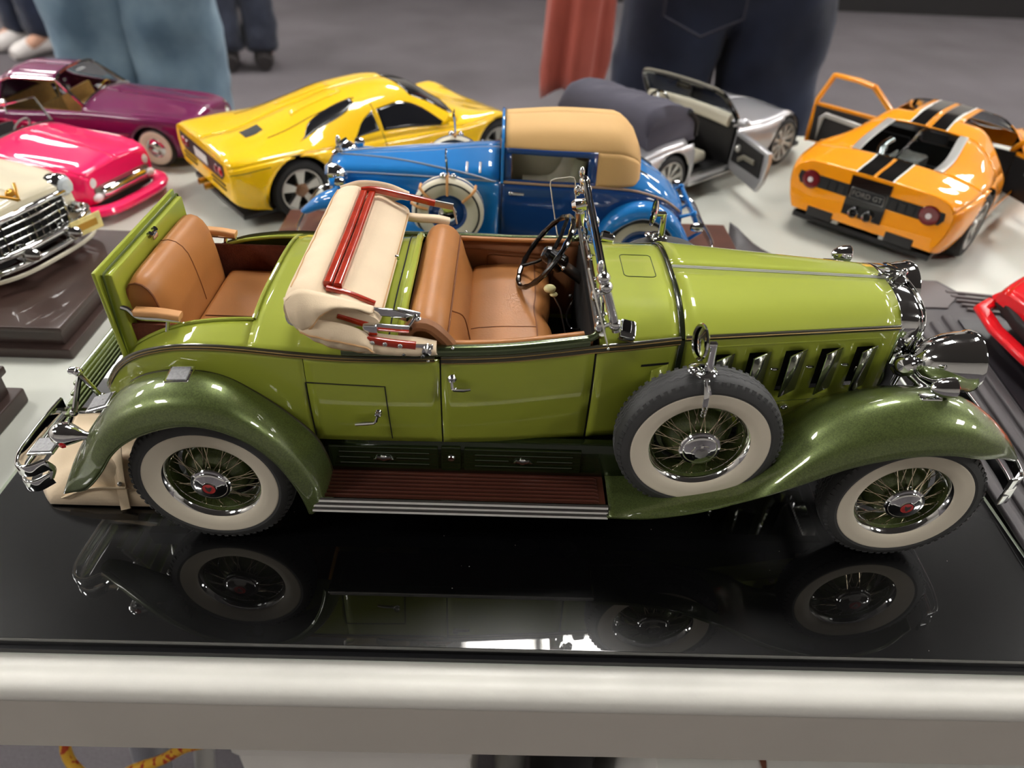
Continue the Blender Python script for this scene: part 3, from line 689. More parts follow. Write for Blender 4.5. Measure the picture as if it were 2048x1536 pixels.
mat('dash_wood', (88, 58, 34), .3, 0, .6, var=.2, vscale=80)
mat('glass_edge', (205, 200, 186), .2, .1, .5, var=.03)
mat('armrest_tan', (206, 152, 100), .45, var=.05)
# ---- cockpit
b = B(); b.box((12.6, 0, 5.6), (8.2, 9.2, .3)); b.build('cockpit_floor', 'black_matte', car)
b = B(); b.box((16.7, 0, 8.0), (.25, 8.6, 4.8)); b.build('firewall', 'black_matte', car)
b = B(); b.grid([[(16.75+.12*math.sin(t*PI), y, 10.9+.5*(1-(y/4.7)**2)-t*1.5) for t in np.linspace(0, 1, 6)] for y in np.linspace(-4.4, 4.4, 12)]); b.build('dashboard', 'dash_wood', car, solid=.1)
def inner(sg):
    b = B(); b.grid([[(x, -(w_-.42-.1*t), zb+.35-t*4.3) for t in np.linspace(0, 1, 6)] for x, w_, zb in belt_range(9.0, 16.6, 14)]); o = fl(b, sg).build('door_card', 'dark_tan', car, solid=.06, off=0)
    def pt(x, z, d=0.):
        _, w_, zb = belt_range(x, x, 1)[0]; return (x, -(w_-.52-d), z)
    q = B(); q.tube([pt(13.6+px, 8.55+pz) for px, pz in rrect(3.4, 1.9, .25, 4)], .045, 6, closed=True); q.tube([pt(x, 9.72) for x in np.linspace(10.3, 16, 10)], .04, 6); fl(q, sg).build('card_piping', 'seam', o)
    q = B(); q.grid([[pt(13.6+px*3.2, 8.55+pz*1.75, .10*(1-(2*px)**6)*(1-(2*pz)**6)) for pz in np.linspace(-.5, .5, 7)] for px in np.linspace(-.5, .5, 9)]); fl(q, sg).build('card_pocket', 'dark_tan', o)
both(inner)
# bench seat: rolled back and cushion
def hump(u, p=4): return max(0., 1-abs(u)**p)
rows = []
for y in np.linspace(-4.75, 4.75, 34):
    e = hump(y/4.85, 10)**.5
    sec = [(8.75, 8.6), (8.7, 10.2), (8.85, 10.95), (9.2, 11.38), (9.75, 11.45), (10.25, 11.2), (10.6, 10.6), (10.85, 9.7), (11.3, 8.6)]
    rows.append([(9.8+(x-9.8)*(.82+.18*e), y, 8.6+(z-8.6)*(.80+.20*e)-.12*(y/4.8)**4) for x, z in cr(sec, 20)])
b = B(); b.grid(rows); b.f.append(tuple(range(20))); n = len(b.v); b.f.append(tuple(range(n-20, n))[::-1]); sb = b.build('seat_back', 'tan_leather', car, ang=50)
q = B()
for yy in (-2.4, 2.4): 
    rr_ = rows[int(round((yy+4.75)/9.5*33))]; 
q.tube([(r[13][0]+.02, r[13][1], r[13][2]+.02) for r in rows], .045, 6); q.tube(cr([rows[6][13], (11.05, -2.2, 9.9), (11.35, -2.6, 8.9)], 10), .03, 5); q.tube([(r[4][0]-.02, r[4][1], r[4][2]) for r in rows], .04, 6)
q.build('back_piping', 'seam', sb)
q = B()   # rolled end of the seat back
q.tube(cr([(8.7, -4.8, 10.5), (9.1, -4.85, 11.1), (9.7, -4.9, 11.2), (10.3, -4.9, 10.7), (10.8, -4.85, 10.0)], 14), .28, 8); q.build('side_bolster', 'dark_tan', sb)
rows = []
for y in np.linspace(-4.5, 4.5, 30):
    e = hump(y/4.65, 12)**.5
    dent = .25*math.exp(-((y+.2)/.9)**2)
    sec = [(10.9, 8.2), (11.2, 8.9), (12.2, 9.12), (13.5, 9.2-.15*dent), (14.5-.3*dent, 9.18), (15.05-1.2*dent, 8.9), (15.15-1.0*dent, 8.2), (14.9, 7.2)]
    rows.append([(x, y, 7.2+(z-7.2)*(.85+.15*e)) for x, z in cr(sec, 20)])
b = B(); b.grid(rows); b.f.append(tuple(range(20))); n = len(b.v); b.f.append(tuple(range(n-20, n))[::-1]); sc_ = b.build('seat_cushion', 'tan_leather', car, ang=50)
q = B(); q.tube([(r[11][0], r[11][1], r[11][2]+.01) for r in rows], .03, 5); q.tube([rows[9][i] for i in range(3, 12)], .03, 5); q.build('cushion_seam', 'seam', sc_)
# steering wheel
C = np.array((14.75, 2.35, 10.95)); A = np.array((.80, 0, -.60)); U = np.array((.60, 0, .80)); V = np.array((0, 1, 0))
b = B(); b.tube([C+2.05*(U*math.cos(t)+V*math.sin(t)) for t in np.linspace(0, 2*PI, 49)[:-1]], [.13+.02*math.cos(16*t) for t in np.linspace(0, 2*PI, 49)[:-1]], 8, closed=True); sw = b.build('steering_wheel', 'black_gloss', car)
b = B()
for k in range(3):
    t = k*2*PI/3+.5; b.tube([C+A*.35, C+A*.25+1.0*(U*math.cos(t)+V*math.sin(t)), C+2.03*(U*math.cos(t)+V*math.sin(t))], [.13, .1, .09], 7)
b.lathe([(.01, -.28), (.3, -.25), (.42, -.1), (.42, .3), (.5, .35), (.5, .9), (.4, 1.0), (.3, 1.05)], C+A*.2, A, 20); b.build('steering_hub', 'black_gloss', sw)
b = B(); b.tube([C+A*1.2, C+A*3.0], .28, 14); b.build('steering_column', 'steel', sw)
b = B(); b.tube([C+A*.6, C+A*.7+np.array((.3, -1.0, .1))], .06, 6); b.ball(C+A*.7+np.array((.32, -1.05, .1)), .12, 8, 5); b.tube([C+A*.6, C+A*.6+np.array((.1, 1.1, .2))], .05, 6); b.build('spark_levers', 'chrome', sw)
b = B(); b.tube([(15.0, .1, 10.1), (15.5, -.2, 9.3), (16.3, -1.0, 6.2)], .04, 6); gl = b.build('gear_lever', 'steel', car)
b = B(); b.ball((14.95, .1, 10.2), (.3, .26, .2), 12, 8); b.ball((15.15, 0, 9.95), (.2, .17, .12), 10, 6); b.build('gear_knob', 'ivory', gl)
b = B(); b.tube(cr([(16.2, .8, 9.2), (15.9, .6, 8.4), (16.1, .2, 8.0), (16.5, -.4, 8.3)], 12), .05, 6); b.ball((16.05, .9, 9.35), .12, 8, 5); b.build('hand_brake', 'black_gloss', car)

# ---- windscreen
YS = 4.75
def base_z(y): return 10.95+.42*(1-(y/YS)**2)
b = B()
b.tube([(16.98-.1*(abs(y)/YS)**2, y, base_z(y)) for y in np.linspace(-YS, YS, 22)], .15, 8)
b.tube([(16.55, -YS, 13.7), (16.55, YS, 13.85)], .11, 8); b.tube([(16.75, -YS, 13.55), (16.75, YS, 13.7)], .08, 8)
ws = b.build('windscreen_frame', 'chrome', car)
b = B(); b.grid([[(16.95+(16.6-16.95)*t, y, base_z(y)*(1-t)+13.75*t) for t in (0, 1)] for y in np.linspace(-YS+.1, YS-.1, 10)]); b.build('windscreen_glass', 'glass', ws, solid=.06)
for s in (-1, 1):
    b = B(); b.tube([(16.62, s*4.82, 13.6), (17.02, s*4.85, 12.4), (17.42, s*4.85, 11.2)], .2, 14)
    for z, x in ((13.6, 16.62), (13.2, 16.76), (11.5, 17.33)): b.ball((x, s*4.85, z), .28, 14, 10)
    b.ball((16.45, s*4.8, 14.05), (.15, .15, .3), 10, 6)
    for z, x in ((13.0, 16.35), (11.5, 16.65)): b.tube([(x+.5, s*4.85, z), (x, s*5.05, z)], .1, 8); b.ball((x, s*5.1, z), (.2, .17, .3), 10, 6)
    b.build('windscreen_post', 'chrome', ws)
    b = B(); b.box((17.95, s*4.3, 10.85), (.75, .9, .5), Matrix.Rotation(.25, 3, 'Y') @ Matrix.Rotation(-s*.5, 3, 'X'), bev=.15); b.build('post_foot', 'chrome', ws)
    b = B(); b.box((17.9, s*4.33, 11.02), (.42, .6, .35), Matrix.Rotation(.25, 3, 'Y') @ Matrix.Rotation(-s*.5, 3, 'X'), bev=.08); b.build('post_foot_inset', 'black_gloss', ws)
b = B()
for y in (3.2, .9, -1.2, -2.6, -3.9): b.ball((16.78, y, base_z(y)+.1), (.16, .2, .2), 8, 6); b.tube([(16.75, y, base_z(y)), (17.05, y, base_z(y)+.35)], .08, 6)
b.tube([(16.7, 3.9, 11.6), (16.72, 1.0, 11.75)], .05, 6); b.tube([(16.62, -.4, 12.0), (16.72, -4.0, 11.3)], .06, 6)
b.box((16.45, 4.0, 12.0), (.5, .55, .95), bev=.14); b.lathe([(.02, .4), (.3, .3), (.34, -.2), (.2, -.4)], (16.4, 3.9, 12.75), (1, 0, .2), 14); b.build('windscreen_fittings', 'chrome', ws)
b = B(); b.tube([(16.55, 4.4, 11.25), (16.65, -4.4, 11.1)], .09, 8); b.build('cowl_rail', 'steel', ws)
# wind wings
def wing(P):
    b = B(); c = sum(np.array(p) for p in P)/4; P = [np.array(p) for p in P]
    o = []
    for i in range(4):
        p0, p1, p2 = P[i-1], P[i], P[(i+1) % 4]; a = p1+(p0-p1)/np.linalg.norm(p0-p1)*.25; d = p1+(p2-p1)/np.linalg.norm(p2-p1)*.25
        for t in (0, .5, 1): o.append(a*(1-t)**2+2*p1*t*(1-t)+d*t*t)
    n = np.cross(P[1]-P[0], P[2]-P[0]); n = n/np.linalg.norm(n)*.09; b.prism(o, n); w_ = b.build('wind_wing', 'glass', ws)
    g = B(); g.tube(o, .035, 5, closed=True); g.build('wing_edge', 'glass_edge', w_)
wing([(14.9, 5.0, 13.55), (16.15, 5.05, 13.75), (16.5, 5.05, 10.7), (15.55, 5.0, 10.4)])
wing([(15.98, -5.0, 14.0), (15.8, -6.2, 14.75), (16.9, -6.2, 11.35), (17.08, -5.0, 10.65)])

# ---- rumble seat
b = B(); b.box((-3.52, 0, 10.55), (.18, 8.5, 4.3), Matrix.Rotation(-.03, 3, 'Y'), bev=.07); lid = b.build('rumble_lid', 'lime_paint', car)
b = B(); b.box((-3.22, 0, 10.5), (.5, 7.9, 3.95), Matrix.Rotation(-.03, 3, 'Y'), bev=.1); b.build('lid_inner_panel', 'lime_paint', lid)
b = B(); b.tube([(-3.36+.03*pz, py, 10.52+pz) for py, pz in rrect(8.15, 4.05, .15)], .05, 6, closed=True); b.build('lid_groove', 'groove_green', lid)
b = B(); b.box((-3.1, .1, 12.25), (.5, .5, .3), bev=.08)
for dy in (-.22, .3): b.tube([(-3.25, dy, 12.2), (-2.9, dy, 12.5)], .12, 8)
b.build('lid_latch', 'chrome', lid)
rows = []
for y in np.linspace(-3.35, 3.35, 26):
    e = hump(y/3.45, 8)**.5
    sec = [(-3.05, 8.1), (-3.05, 10), (-3.0, 11.3), (-2.75, 11.95), (-2.2, 12.0), (-1.75, 11.6), (-1.5, 10.6), (-1.35, 9.2), (-1.3, 8.1)]
    rows.append([(-3.05+(x+3.05)*(.65+.35*e), y, 8.1+(z-8.1)*(.88+.12*e)) for x, z in cr(sec, 20)])
b = B(); b.grid(rows); b.f.append(tuple(range(20))); n = len(b.v); b.f.append(tuple(range(n-20, n))[::-1]); rs = b.build('rumble_seat_back', 'tan_leather', car, ang=50)
q = B(); q.tube([rows[0][i] for i in range(1, 19)], .05, 6); q.build('rumble_back_piping', 'seam', rs)
q = B(); q.tube([rows[13][i] for i in range(5, 18)], .03, 5); q.build('rumble_back_seam', 'seam', rs)
b = B(); b.box((.55, 0, 8.3), (3.7, 7.0, 1.1), bev=.32, seg=4); rc = b.build('rumble_cushion', 'tan_leather', car)
q = B(); q.tube([(-1.0, -1.1, 8.87), (2.2, -1.1, 8.87)], .03, 5); q.build('rumble_cushion_seam', 'seam', rc)
b = B()
b.box((-.3, 3.75, 8.9), (5.6, .12, 2.3)); b.box((-.3, -3.75, 8.9), (5.6, .12, 2.3)); b.box((2.42, 0, 9.0), (.12, 7.6, 2.6)); b.box((-.3, 0, 7.5), (5.8, 7.6, .2)); b.build('rumble_well', 'carpet_red', car)
for s in (-1, 1):
    b = B(); b.sweep(cr([(-2.6, s*3.85, 10.72), (-1.6, s*3.85, 10.68), (-.75, s*3.85, 10.55)], 8), rrect(.5, .3, .1), up=(0, 0, 1)); a = b.build('rumble_armrest', 'armrest_tan', car)
    b = B(); b.tube(cr([(-3.1, s*3.9, 10.95), (-2.85, s*3.9, 10.85), (-2.6, s*3.9, 10.5), (-1.7, s*3.9, 10.42), (-.8, s*3.9, 10.36)], 14), .11, 8); b.tube([(-1.3, s*3.9, 10.4), (-1.6, s*3.9, 9.4)], .09, 8); b.build('armrest_bracket', 'chrome', a)

# ---- folded soft top
ft = B()
rows = []
for y in np.linspace(-5.3, 5.3, 44):
    e = hump(y/5.45, 14)**.5; k = .10*math.sin(y*2.1)+.06*math.sin(y*5.3+1)
    sec = [(6.0, 10.75), (5.0, 10.85), (4.35, 11.2+k*.3), (4.05, 11.9), (4.15, 12.45), (4.6, 12.85+k*.4), (5.1, 12.92), (5.45, 12.8), (5.55, 12.5), (5.75, 12.38), (6.15, 12.36), (6.4, 12.4), (7.2, 12.05), (7.8, 11.72), (7.9, 11.5), (7.5, 11.35), (6.6, 11.25)]
    rows.append([(6+(x-6)*(.92+.08*e), y, 11.3+(z-11.3)*(.75+.25*e)) for x, z in cr(sec, 42)])
ft.grid(rows); ft.f.append(tuple(range(42))); n = len(ft.v); ft.f.append(tuple(range(n-42, n))[::-1])
top = ft.build('folded_top', 'canvas', car, ang=60, label='folded beige canvas soft top')
q = B(); q.tube([(r[14][0]-.02, r[14][1], r[14][2]+.0) for r in rows[2:-2]], .03, 5); q.tube([(r[34][0]+.02, r[34][1], r[34][2]) for r in rows[3:-3]], .03, 5); q.build('canvas_hem', 'canvas_seam', top)
# red lacquered bows
b = B(); b.sweep([(5.72, -4.3, 12.58), (5.75, 0, 12.62), (5.72, 4.6, 12.66)], rrect(.36, .34, .08), up=(0, 0, 1)); b.build('wooden_bow', 'red_wood', top)
b = B(); b.sweep([(6.12, -4.35, 12.55), (6.15, 0, 12.6), (6.12, 4.6, 12.64)], rrect(.34, .3, .08), up=(0, 0, 1)); b.build('wooden_bow', 'red_wood', top)
b = B(); b.sweep(cr([(5.6, 4.75, 12.75), (6.1, 4.78, 12.8), (7.5, 4.8, 12.55), (9.2, 4.85, 12.15)], 12), rrect(.3, .3, .08), up=(0, 0, 1)); b.build('wooden_bow', 'red_wood', top)
b = B(); b.sweep(cr([(5.7, -4.5, 12.55), (6.6, -4.55, 12.35), (7.6, -4.6, 11.95)], 10), rrect(.22, .2, .06), up=(0, 0, 1)); b.build('wooden_bow', 'red_wood', top)
b = B(); b.sweep(cr([(6.2, -5.2, 11.75), (7.0, -5.25, 11.5), (7.7, -5.3, 11.3)], 8), rrect(.25, .25, .06), up=(0, 0, 1)); b.build('wooden_bow', 'red_wood', top)
b = B(); b.sweep(cr([(7.2, -5.72, 11.0), (8.2, -5.75, 10.86), (9.3, -5.7, 10.72)], 10), rrect(.26, .34, .1), up=(0, 0, 1)); o = b.build('wooden_bow', 'red_wood', top)
q = B()
for x in (7.6, 8.1, 8.7): q.ball((x, -5.9, 10.92-.1*(x-7.6)), (.1, .06, .1), 8, 5)
q.build('bow_screws', 'steel', o)
# chrome top irons
b = B(); b.sweep(cr([(6.4, -5.0, 12.0), (7.4, -5.0, 11.85), (8.3, -4.95, 11.75), (8.9, -4.85, 11.5), (9.3, -4.7, 11.3)], 14), rrect(.12, .36, .04), up=(0, 0, 1))
b.sweep([(7.3, -5.35, 11.35), (8.6, -5.3, 11.25), (9.0, -5.25, 11.2)], rrect(.12, .34, .04), up=(0, 0, 1)); b.sweep([(9.0, -5.25, 11.2), (9.25, -4.85, 11.45)], rrect(.12, .3, .04), up=(0, 0, 1)); b.sweep([(8.5, -4.75, 11.75), (9.4, -4.75, 11.55)], rrect(.12, .3, .04), up=(0, 0, 1))
b.box((7.5, -5.5, 11.3), (.6, .25, .5), bev=.08); b.ball((9.35, -4.85, 11.4), .16, 8, 6); b.lathe([(.01, .2), (.2, .15), (.25, -.1)], (9.75, -5.75, 10.55), (0, -1, 0), 12); b.box((9.55, -5.7, 10.6), (.9, .1, .4), bev=.04)
b.tube(cr([(4.3, -4.7, 11.55), (4.1, -4.85, 11.5), (4.2, -5.0, 11.2), (4.9, -5.0, 11.1)], 12), .12, 8); b.ball((4.15, -4.8, 11.65), .2, 10, 6); b.build('top_irons', 'chrome', top)
b = B(); b.sweep([(9.2, 4.85, 12.15), (10.1, 4.95, 11.95)], rrect(.14, .34, .05), up=(0, 0, 1)); b.tube([(10.1, 4.95, 11.95), (10.3, 5.0, 11.0)], .05, 6); b.build('top_irons', 'steel', top)
# canvas skirts hanging over both sides
def skirt(top_e, bot_e, wav, name):
    n, m = 40, 10; T = cr(top_e, n); Bt = cr(bot_e, n); rows = []
    for i in range(n):
        r = []
        for j in range(m):
            t = j/(m-1); p = T[i]*(1-t)+Bt[i]*t; bul = math.sin(PI*t)*.28
            p = p+np.array((0, -bul+wav*math.sin(i*.75+t*2.)*t*.6, wav*math.cos(i*.6)*t*.4)); r.append(p)
        rows.append(r)
    b = B(); b.grid(rows); return b, rows
b, r1 = skirt([(4.15, -5.15, 12.4), (4.8, -5.2, 12.85), (5.7, -5.1, 12.65), (6.9, -5.0, 12.25), (7.6, -4.9, 12.0)], [(4.6, -5.55, 11.2), (5.2, -5.85, 11.45), (5.6, -5.8, 12.0), (6.4, -5.45, 12.3), (7.6, -5.1, 11.9)], .06, '')
o = b.build('canvas_fold', 'canvas', top, ang=180, solid=.06); q = B(); q.tube([p[-1] for p in r1], .05, 6); q.build('fold_hem', 'canvas_seam', o)
b, r1 = skirt([(4.5, -5.35, 11.6), (5.4, -5.6, 11.75), (6.5, -5.65, 11.6), (7.3, -5.65, 11.25), (7.6, -5.75, 10.9)], [(5.0, -5.6, 10.95), (5.8, -5.85, 10.7), (6.6, -5.9, 10.55), (7.4, -5.9, 10.5), (7.7, -5.85, 10.45)], .05, '')
o = b.build('canvas_fold', 'canvas', top, ang=180, solid=.06); q = B(); q.tube([p[5]+np.array((0, -.05, 0)) for p in r1], .04, 6); q.tube([p[-1] for p in r1], .05, 6); q.build('fold_hem', 'canvas_seam', o)
b, r1 = skirt([(7.3, -5.4, 11.1), (8.4, -5.35, 10.95), (9.4, -5.3, 10.85), (10.1, -5.3, 10.7)], [(6.9, -5.85, 10.45), (8.0, -5.85, 10.35), (9.2, -5.8, 10.3), (10.15, -5.65, 10.3)], .03, '')
o = b.build('canvas_fold', 'canvas', top, ang=180, solid=.05)
b = B(); b.ball((8.85, -6.08, 10.5), .08, 8, 5); b.ball((9.6, -6.02, 10.42), .1, 8, 5); b.build('canvas_snaps', 'black_gloss', o)
b, r1 = skirt([(4.4, 5.3, 12.7), (5.4, 5.5, 12.95), (6.8, 5.5, 12.85), (7.9, 5.2, 12.55)], [(4.8, 5.75, 11.3), (5.6, 5.8, 11.4), (6.8, 5.75, 11.8), (8.0, 5.35, 12.1)], .05, '')
b.build('canvas_fold', 'canvas', top, ang=180, solid=.06)
b = B(); b.sweep(cr([(7.4, 4.95, 11.35), (8.4, 5.0, 11.25), (9.3, 5.05, 11.2), (9.9, 5.1, 11.05)], 12), rrect(.5, .35, .12), up=(0, 0, 1)); b.build('canvas_fold', 'canvas', top, ang=60)

# ---- mirrors strapped to the spare wheels
def spare_mirror(sg):
    cx, cz, y0 = 21.0, 6.48, -6.0
    b = B(); b.tube([(cx-.05+.02*i, y0-.3-.6*math.sin(i/12*PI*.5), cz+3.68-.55*(1-math.cos(i/12*PI*.5))) for i in range(13)], .05, 4)
    b.sweep(cr([(cx, -5.2, cz+3.6), (cx, -6.0, cz+3.7), (cx+.02, -6.45, cz+3.6), (cx+.05, -6.8, cz+3.1), (cx+.06, -6.93, cz+2.55)], 14), rrect(.24, .08, .03), up=(0, 0, 1))
    for k in range(3): b.tube([(cx+.06+.09*math.cos(t), -6.95, cz+2.45-.17*k+.1*math.sin(t)) for t in np.linspace(0, 2*PI, 9)[:-1]], .025, 4, closed=True)
    b.lathe([(.55, 0), (.6, .08), (.5, .14), (.3, .16)], (cx-.1, -6.05, cz+3.66), (0, 0, 1), 20); b.ball((cx-.45, -6.1, cz+3.78), (.28, .3, .1), 12, 6)
    b.tube([(cx+.15, -6.05, cz+3.75), (cx+.12, -6.05, cz+5.05)], [.2, .15], 10); b.tube([(cx+.2, -6.05, cz+5.0), (cx-.25, -6.05, cz+5.0)], .15, 10)
    o = fl(b, sg).build('mirror_stand', 'chrome', car)
    b = B(); b.lathe([(.01, -.16), (.35, -.14), (.68, -.02), (.75, .05), (.72, .12), (.6, .08)], (cx-.38, -6.05, cz+5.1), (-1, -.12, .1), 28); fl(b, sg).build('side_mirror', 'chrome', o)
both(spare_mirror)

# ---- beige tonneau cover lying on the board under the tail
tc_ = thing('canvas_cover', 'crumpled beige canvas cover with straps lying behind the rear wheel', 'cover', (0, 0, TOP))
rows = []
for i in range(26):
    u = i/25; r = []
    for j in range(28):
        v = j/27; y = -5.0+6.2*v; x = -10.6+1.5*(1-min(1, v*2.2))**2+(5.4+.9*math.sin(v*5))*u
        e = min(1, min(u, 1-u, v*1.2, (1-v))*5)**.6; z = .1+e*(1.25+.3*math.sin(x*1.1+y*.8)+.18*math.sin(y*2.1-x*1.4)); r.append((x, y, z))
    rows.append(r)
b = B(); b.grid(rows); b.build('canvas_sheet', 'canvas', tc_, ang=180, solid=.08, off=1)
b = B(); b.sweep(cr([(-8.4, -4.95, .45), (-7.0, -4.75, .95), (-5.3, -4.7, 1.0)], 10), rrect(.07, .42, .02), up=(0, -.6, .8)); b.build('strap', 'canvas', tc_)
b = B(); b.sweep(cr([(-6.7, -1.9, 1.9), (-6.3, -3.0, 1.85), (-5.75, -4.3, 1.3), (-5.35, -5.3, .15)], 12), rrect(.07, .5, .02), up=(1, 0, .2)); b.build('strap', 'canvas', tc_)
b = B(); b.ball((-5.65, -4.62, 1.2), .12, 8, 5); b.build('strap_snap', 'steel', tc_)
mat('tyre_black', (34, 33, 34), .7, var=.08)
mat('alloy_silver', (205, 204, 200), .32, .7, .3, var=.03)
mat('dark_glass', (26, 27, 31), .08, 0, .6, var=.06)
mat('smoke_glass', (70, 74, 76), .02, 0, 0, trans=.85, ior=1.1)
mat('yellow_paint', (255, 204, 0), .5, 0, 1., spec=.2, var=.01)
mat('orange_paint', (255, 160, 0), .5, 0, 1., spec=.2, var=.01)
mat('silver_paint', (196, 196, 200), .32, .55, 1., flake=.05)
mat('red_paint', (228, 10, 26), .28, 0, 1., var=.01)
mat('purple_paint', (108, 16, 76), .45, .2, 1., spec=.2, flake=.08)
mat('pink_paint', (255, 24, 100), .45, .1, 1., spec=.2, flake=.05)
mat('cream_paint', (224, 214, 186), .5, 0, 1., spec=.2, var=.01)
mat('blue_paint', (14, 116, 190), .5, 0, 1., spec=.2, var=.01)
mat('blue_dark', (10, 58, 118), .5, 0, 1., spec=.2, var=.01)
mat('tan_roof', (214, 172, 112), .7, bump=.1, bscale=1200, var=.02)
mat('tan_trim', (190, 150, 110), .5, var=.05)
mat('soft_top', (74, 72, 84), .85, bump=.3, bscale=1500, var=.05)
mat('interior_grey', (120, 116, 104), .6, var=.1)
mat('interior_cream', (206, 200, 180), .5, var=.06)
mat('gold', (200, 150, 60), .3, .9, .3, var=.1)
mat('engine_metal', (190, 190, 186), .35, .6, var=.15, vscale=300)
mat('amber_red', (110, 20, 30), .15, 0, .8, var=.08)
mat('lamp_white', (232, 226, 226), .2, 0, .5, var=.04)
mat('plate_black', (30, 32, 34), .5, var=.05)
mat('plate_white', (220, 220, 216), .5, var=.05)
mat('walnut', (58, 40, 34), .45, 0, .3, var=.12, vscale=60)
mat('brown_wood', (88, 48, 34), .4, 0, .4, var=.2, vscale=50)
mat('mid_wood', (128, 92, 66), .45, 0, .3, var=.2, vscale=50)
mat('stand_plastic', (74, 70, 72), .5, var=.05, bump=.1, bscale=500)
mat('stand_dark', (30, 27, 32), .4, var=.06)
# ================================================================== tools for the other model cars
class Loft:
    """half sections from sill to crown, given as (x, [(y, z), ...]); v runs 0 .. K-1 over the section"""
    def __init__(s, st):
        s.xs = [q[0] for q in st]; s.K = len(st[0][1]); C = np.array([q[1] for q in st], float)
        s.fn = [[pch(s.xs, C[:, k, d]) for d in (0, 1)] for k in range(s.K)]
    def sec(s, x): return np.array([[f(x) for f in q] for q in s.fn])
    def at(s, C, v):
        v = min(max(v, 0), s.K-1); j = min(int(v), s.K-2); t = v-j
        p1, p2 = C[j], C[j+1]; p0 = C[j-1] if j > 0 else 2*C[0]-C[1]
        p3 = C[j+2] if j+2 < s.K else np.array((-C[j][0], C[j][1]))
        m1, m2 = (p2-p0)/2, (p3-p1)/2
        return (2*t**3-3*t*t+1)*p1+(t**3-2*t*t+t)*m1+(-2*t**3+3*t*t)*p2+(t**3-t*t)*m2
    def pt(s, x, v, off=0., side=-1):
        C = s.sec(x); p = s.at(C, v); P = np.array((x, side*p[0], p[1]))
        if off:
            q = s.at(C, v+.05)-s.at(C, v-.05); n = np.array((0, side*q[1], -q[0]))
            l = np.linalg.norm(n)+1e-9; n /= l
            if (n[1]*side < 0 and v < 3): n = -n
            if v >= 3 and n[2] < 0: n = -n
            P = P+n*off
        return P
    def rows(s, x0, x1, v0, v1, nx, nv, side=-1, off=0.):
        return [[s.pt(x, v, off, side) for v in np.linspace(v0, v1, nv)] for x in np.linspace(x0, x1, nx)]
    def patch(s, a, c, n=14, m=8, off=.04, side=-1):
        A, Cc = cr(a, n), cr(c, n)
        return [[s.pt(*(A[i]*(1-j/(m-1))+Cc[i]*j/(m-1)), off, side) for j in range(m)] for i in range(n)]
    def v_of(s, x, y):
        C = s.sec(x); best = min(np.linspace(3, s.K-1, 61), key=lambda v: abs(s.at(C, v)[0]-abs(y))); return best
    def top(s, x, y, off=0.): return s.pt(x, s.v_of(x, y), off, -1 if y < 0 else 1)
    def cap(s, b, x, side_off=0.):
        C = s.sec(x); L = [s.at(C, v) for v in np.linspace(0, s.K-1, 25)]
        b.add([(x, -p[0], p[1]) for p in L]+[(x, p[0], p[1]) for p in L[-2::-1]], [tuple(range(2*len(L)-1))])
def arch(b, cx, cz, r, zmax=None):
    """cut a wheel opening: drop faces inside the circle (x, z) and pull the rim onto it"""
    V = np.array(b.v); keep, drop = [], []
    for f in b.f:
        c = V[list(f)].mean(axis=0); (drop if (c[0]-cx)**2+(c[2]-cz)**2 < r*r and abs(c[1]) > .5*abs(V[:, 1]).max() else keep).append(f)
    used = set(i for f in keep for i in f)
    for i in set(i for f in drop for i in f) & used:
        d = V[i, [0, 2]]-(cx, cz); l = np.linalg.norm(d)+1e-9
        b.v[i] = (cx+d[0]/l*r, V[i, 1], cz+d[1]/l*r)
    b.f = keep
def well(par, cx, cz, r, y0, y1):
    b = B(); b.lathe([(.01, y1), (r*1.05, y1), (r*1.05, y0)], (cx, 0, cz), (0, -1, 0), 20, PI*.9, PI*2.1); b.build('wheel_well', 'black_matte', par)
    b = B(); b.lathe([(.01, y1), (r*1.05, y1), (r*1.05, y0)], (cx, 0, cz), (0, 1, 0), 20, PI*.9, PI*2.1); b.build('wheel_well', 'black_matte', par)
def alloy(par, x, y, z, R, wd, s, rim='alloy_silver', spokes=5, hub=None, rr=.72, bolt='steel'):
    """modern wheel: s=-1 outer face to -y"""
    ax = (0, s, 0); o = (x, y, z); h = wd/2
    b = B(); b.lathe([(R*rr, h*.8), (R*.8, h), (R*.92, h*.95), (R*.985, h*.75), (R, h*.4), (R, -h*.6), (R*.9, -h), (R*rr, -h)], o, ax, 40); w_ = b.build('wheel', 'tyre_black', par, ang=40)
    b = B(); b.lathe([(R*rr*1.01, h*.75), (R*rr, h*.95), (R*rr*.93, h*.95), (R*rr*.9, h*.6), (R*rr*.9, -h*.5)], o, ax, 40); b.build('rim', rim, w_)
    b = B(); b.lathe([(.01, -h*.1), (R*rr*.9, -h*.3)], o, ax, 24); b.build('brake_disc', 'black_plastic', w_)
    b = B()
    for k in range(spokes):
        a = 2*PI*k/spokes+.3; e = R*rr*.92
        def P(r, t, hh): return (x+r*math.cos(t), y+s*hh, z+r*math.sin(t))
        d1, d2 = .30*5/spokes, .17*5/spokes
        q = [P(.22*R*rr, a-d1*1.6, h*.75), P(.22*R*rr, a+d1*1.6, h*.75), P(e, a+d2*1.5, h*.85), P(e, a-d2*1.5, h*.85)]
        b.prism(q, (0, -s*.18*wd, 0))
    b.build('wheel_spokes', rim, w_)
    b = B(); b.lathe([(.01, h*.95), (R*.15, h*.92), (R*.18, h*.8), (R*.24, h*.75), (R*.24, h*.4)], o, ax, 20); b.build('hub_cap', hub or rim, w_)
    return w_
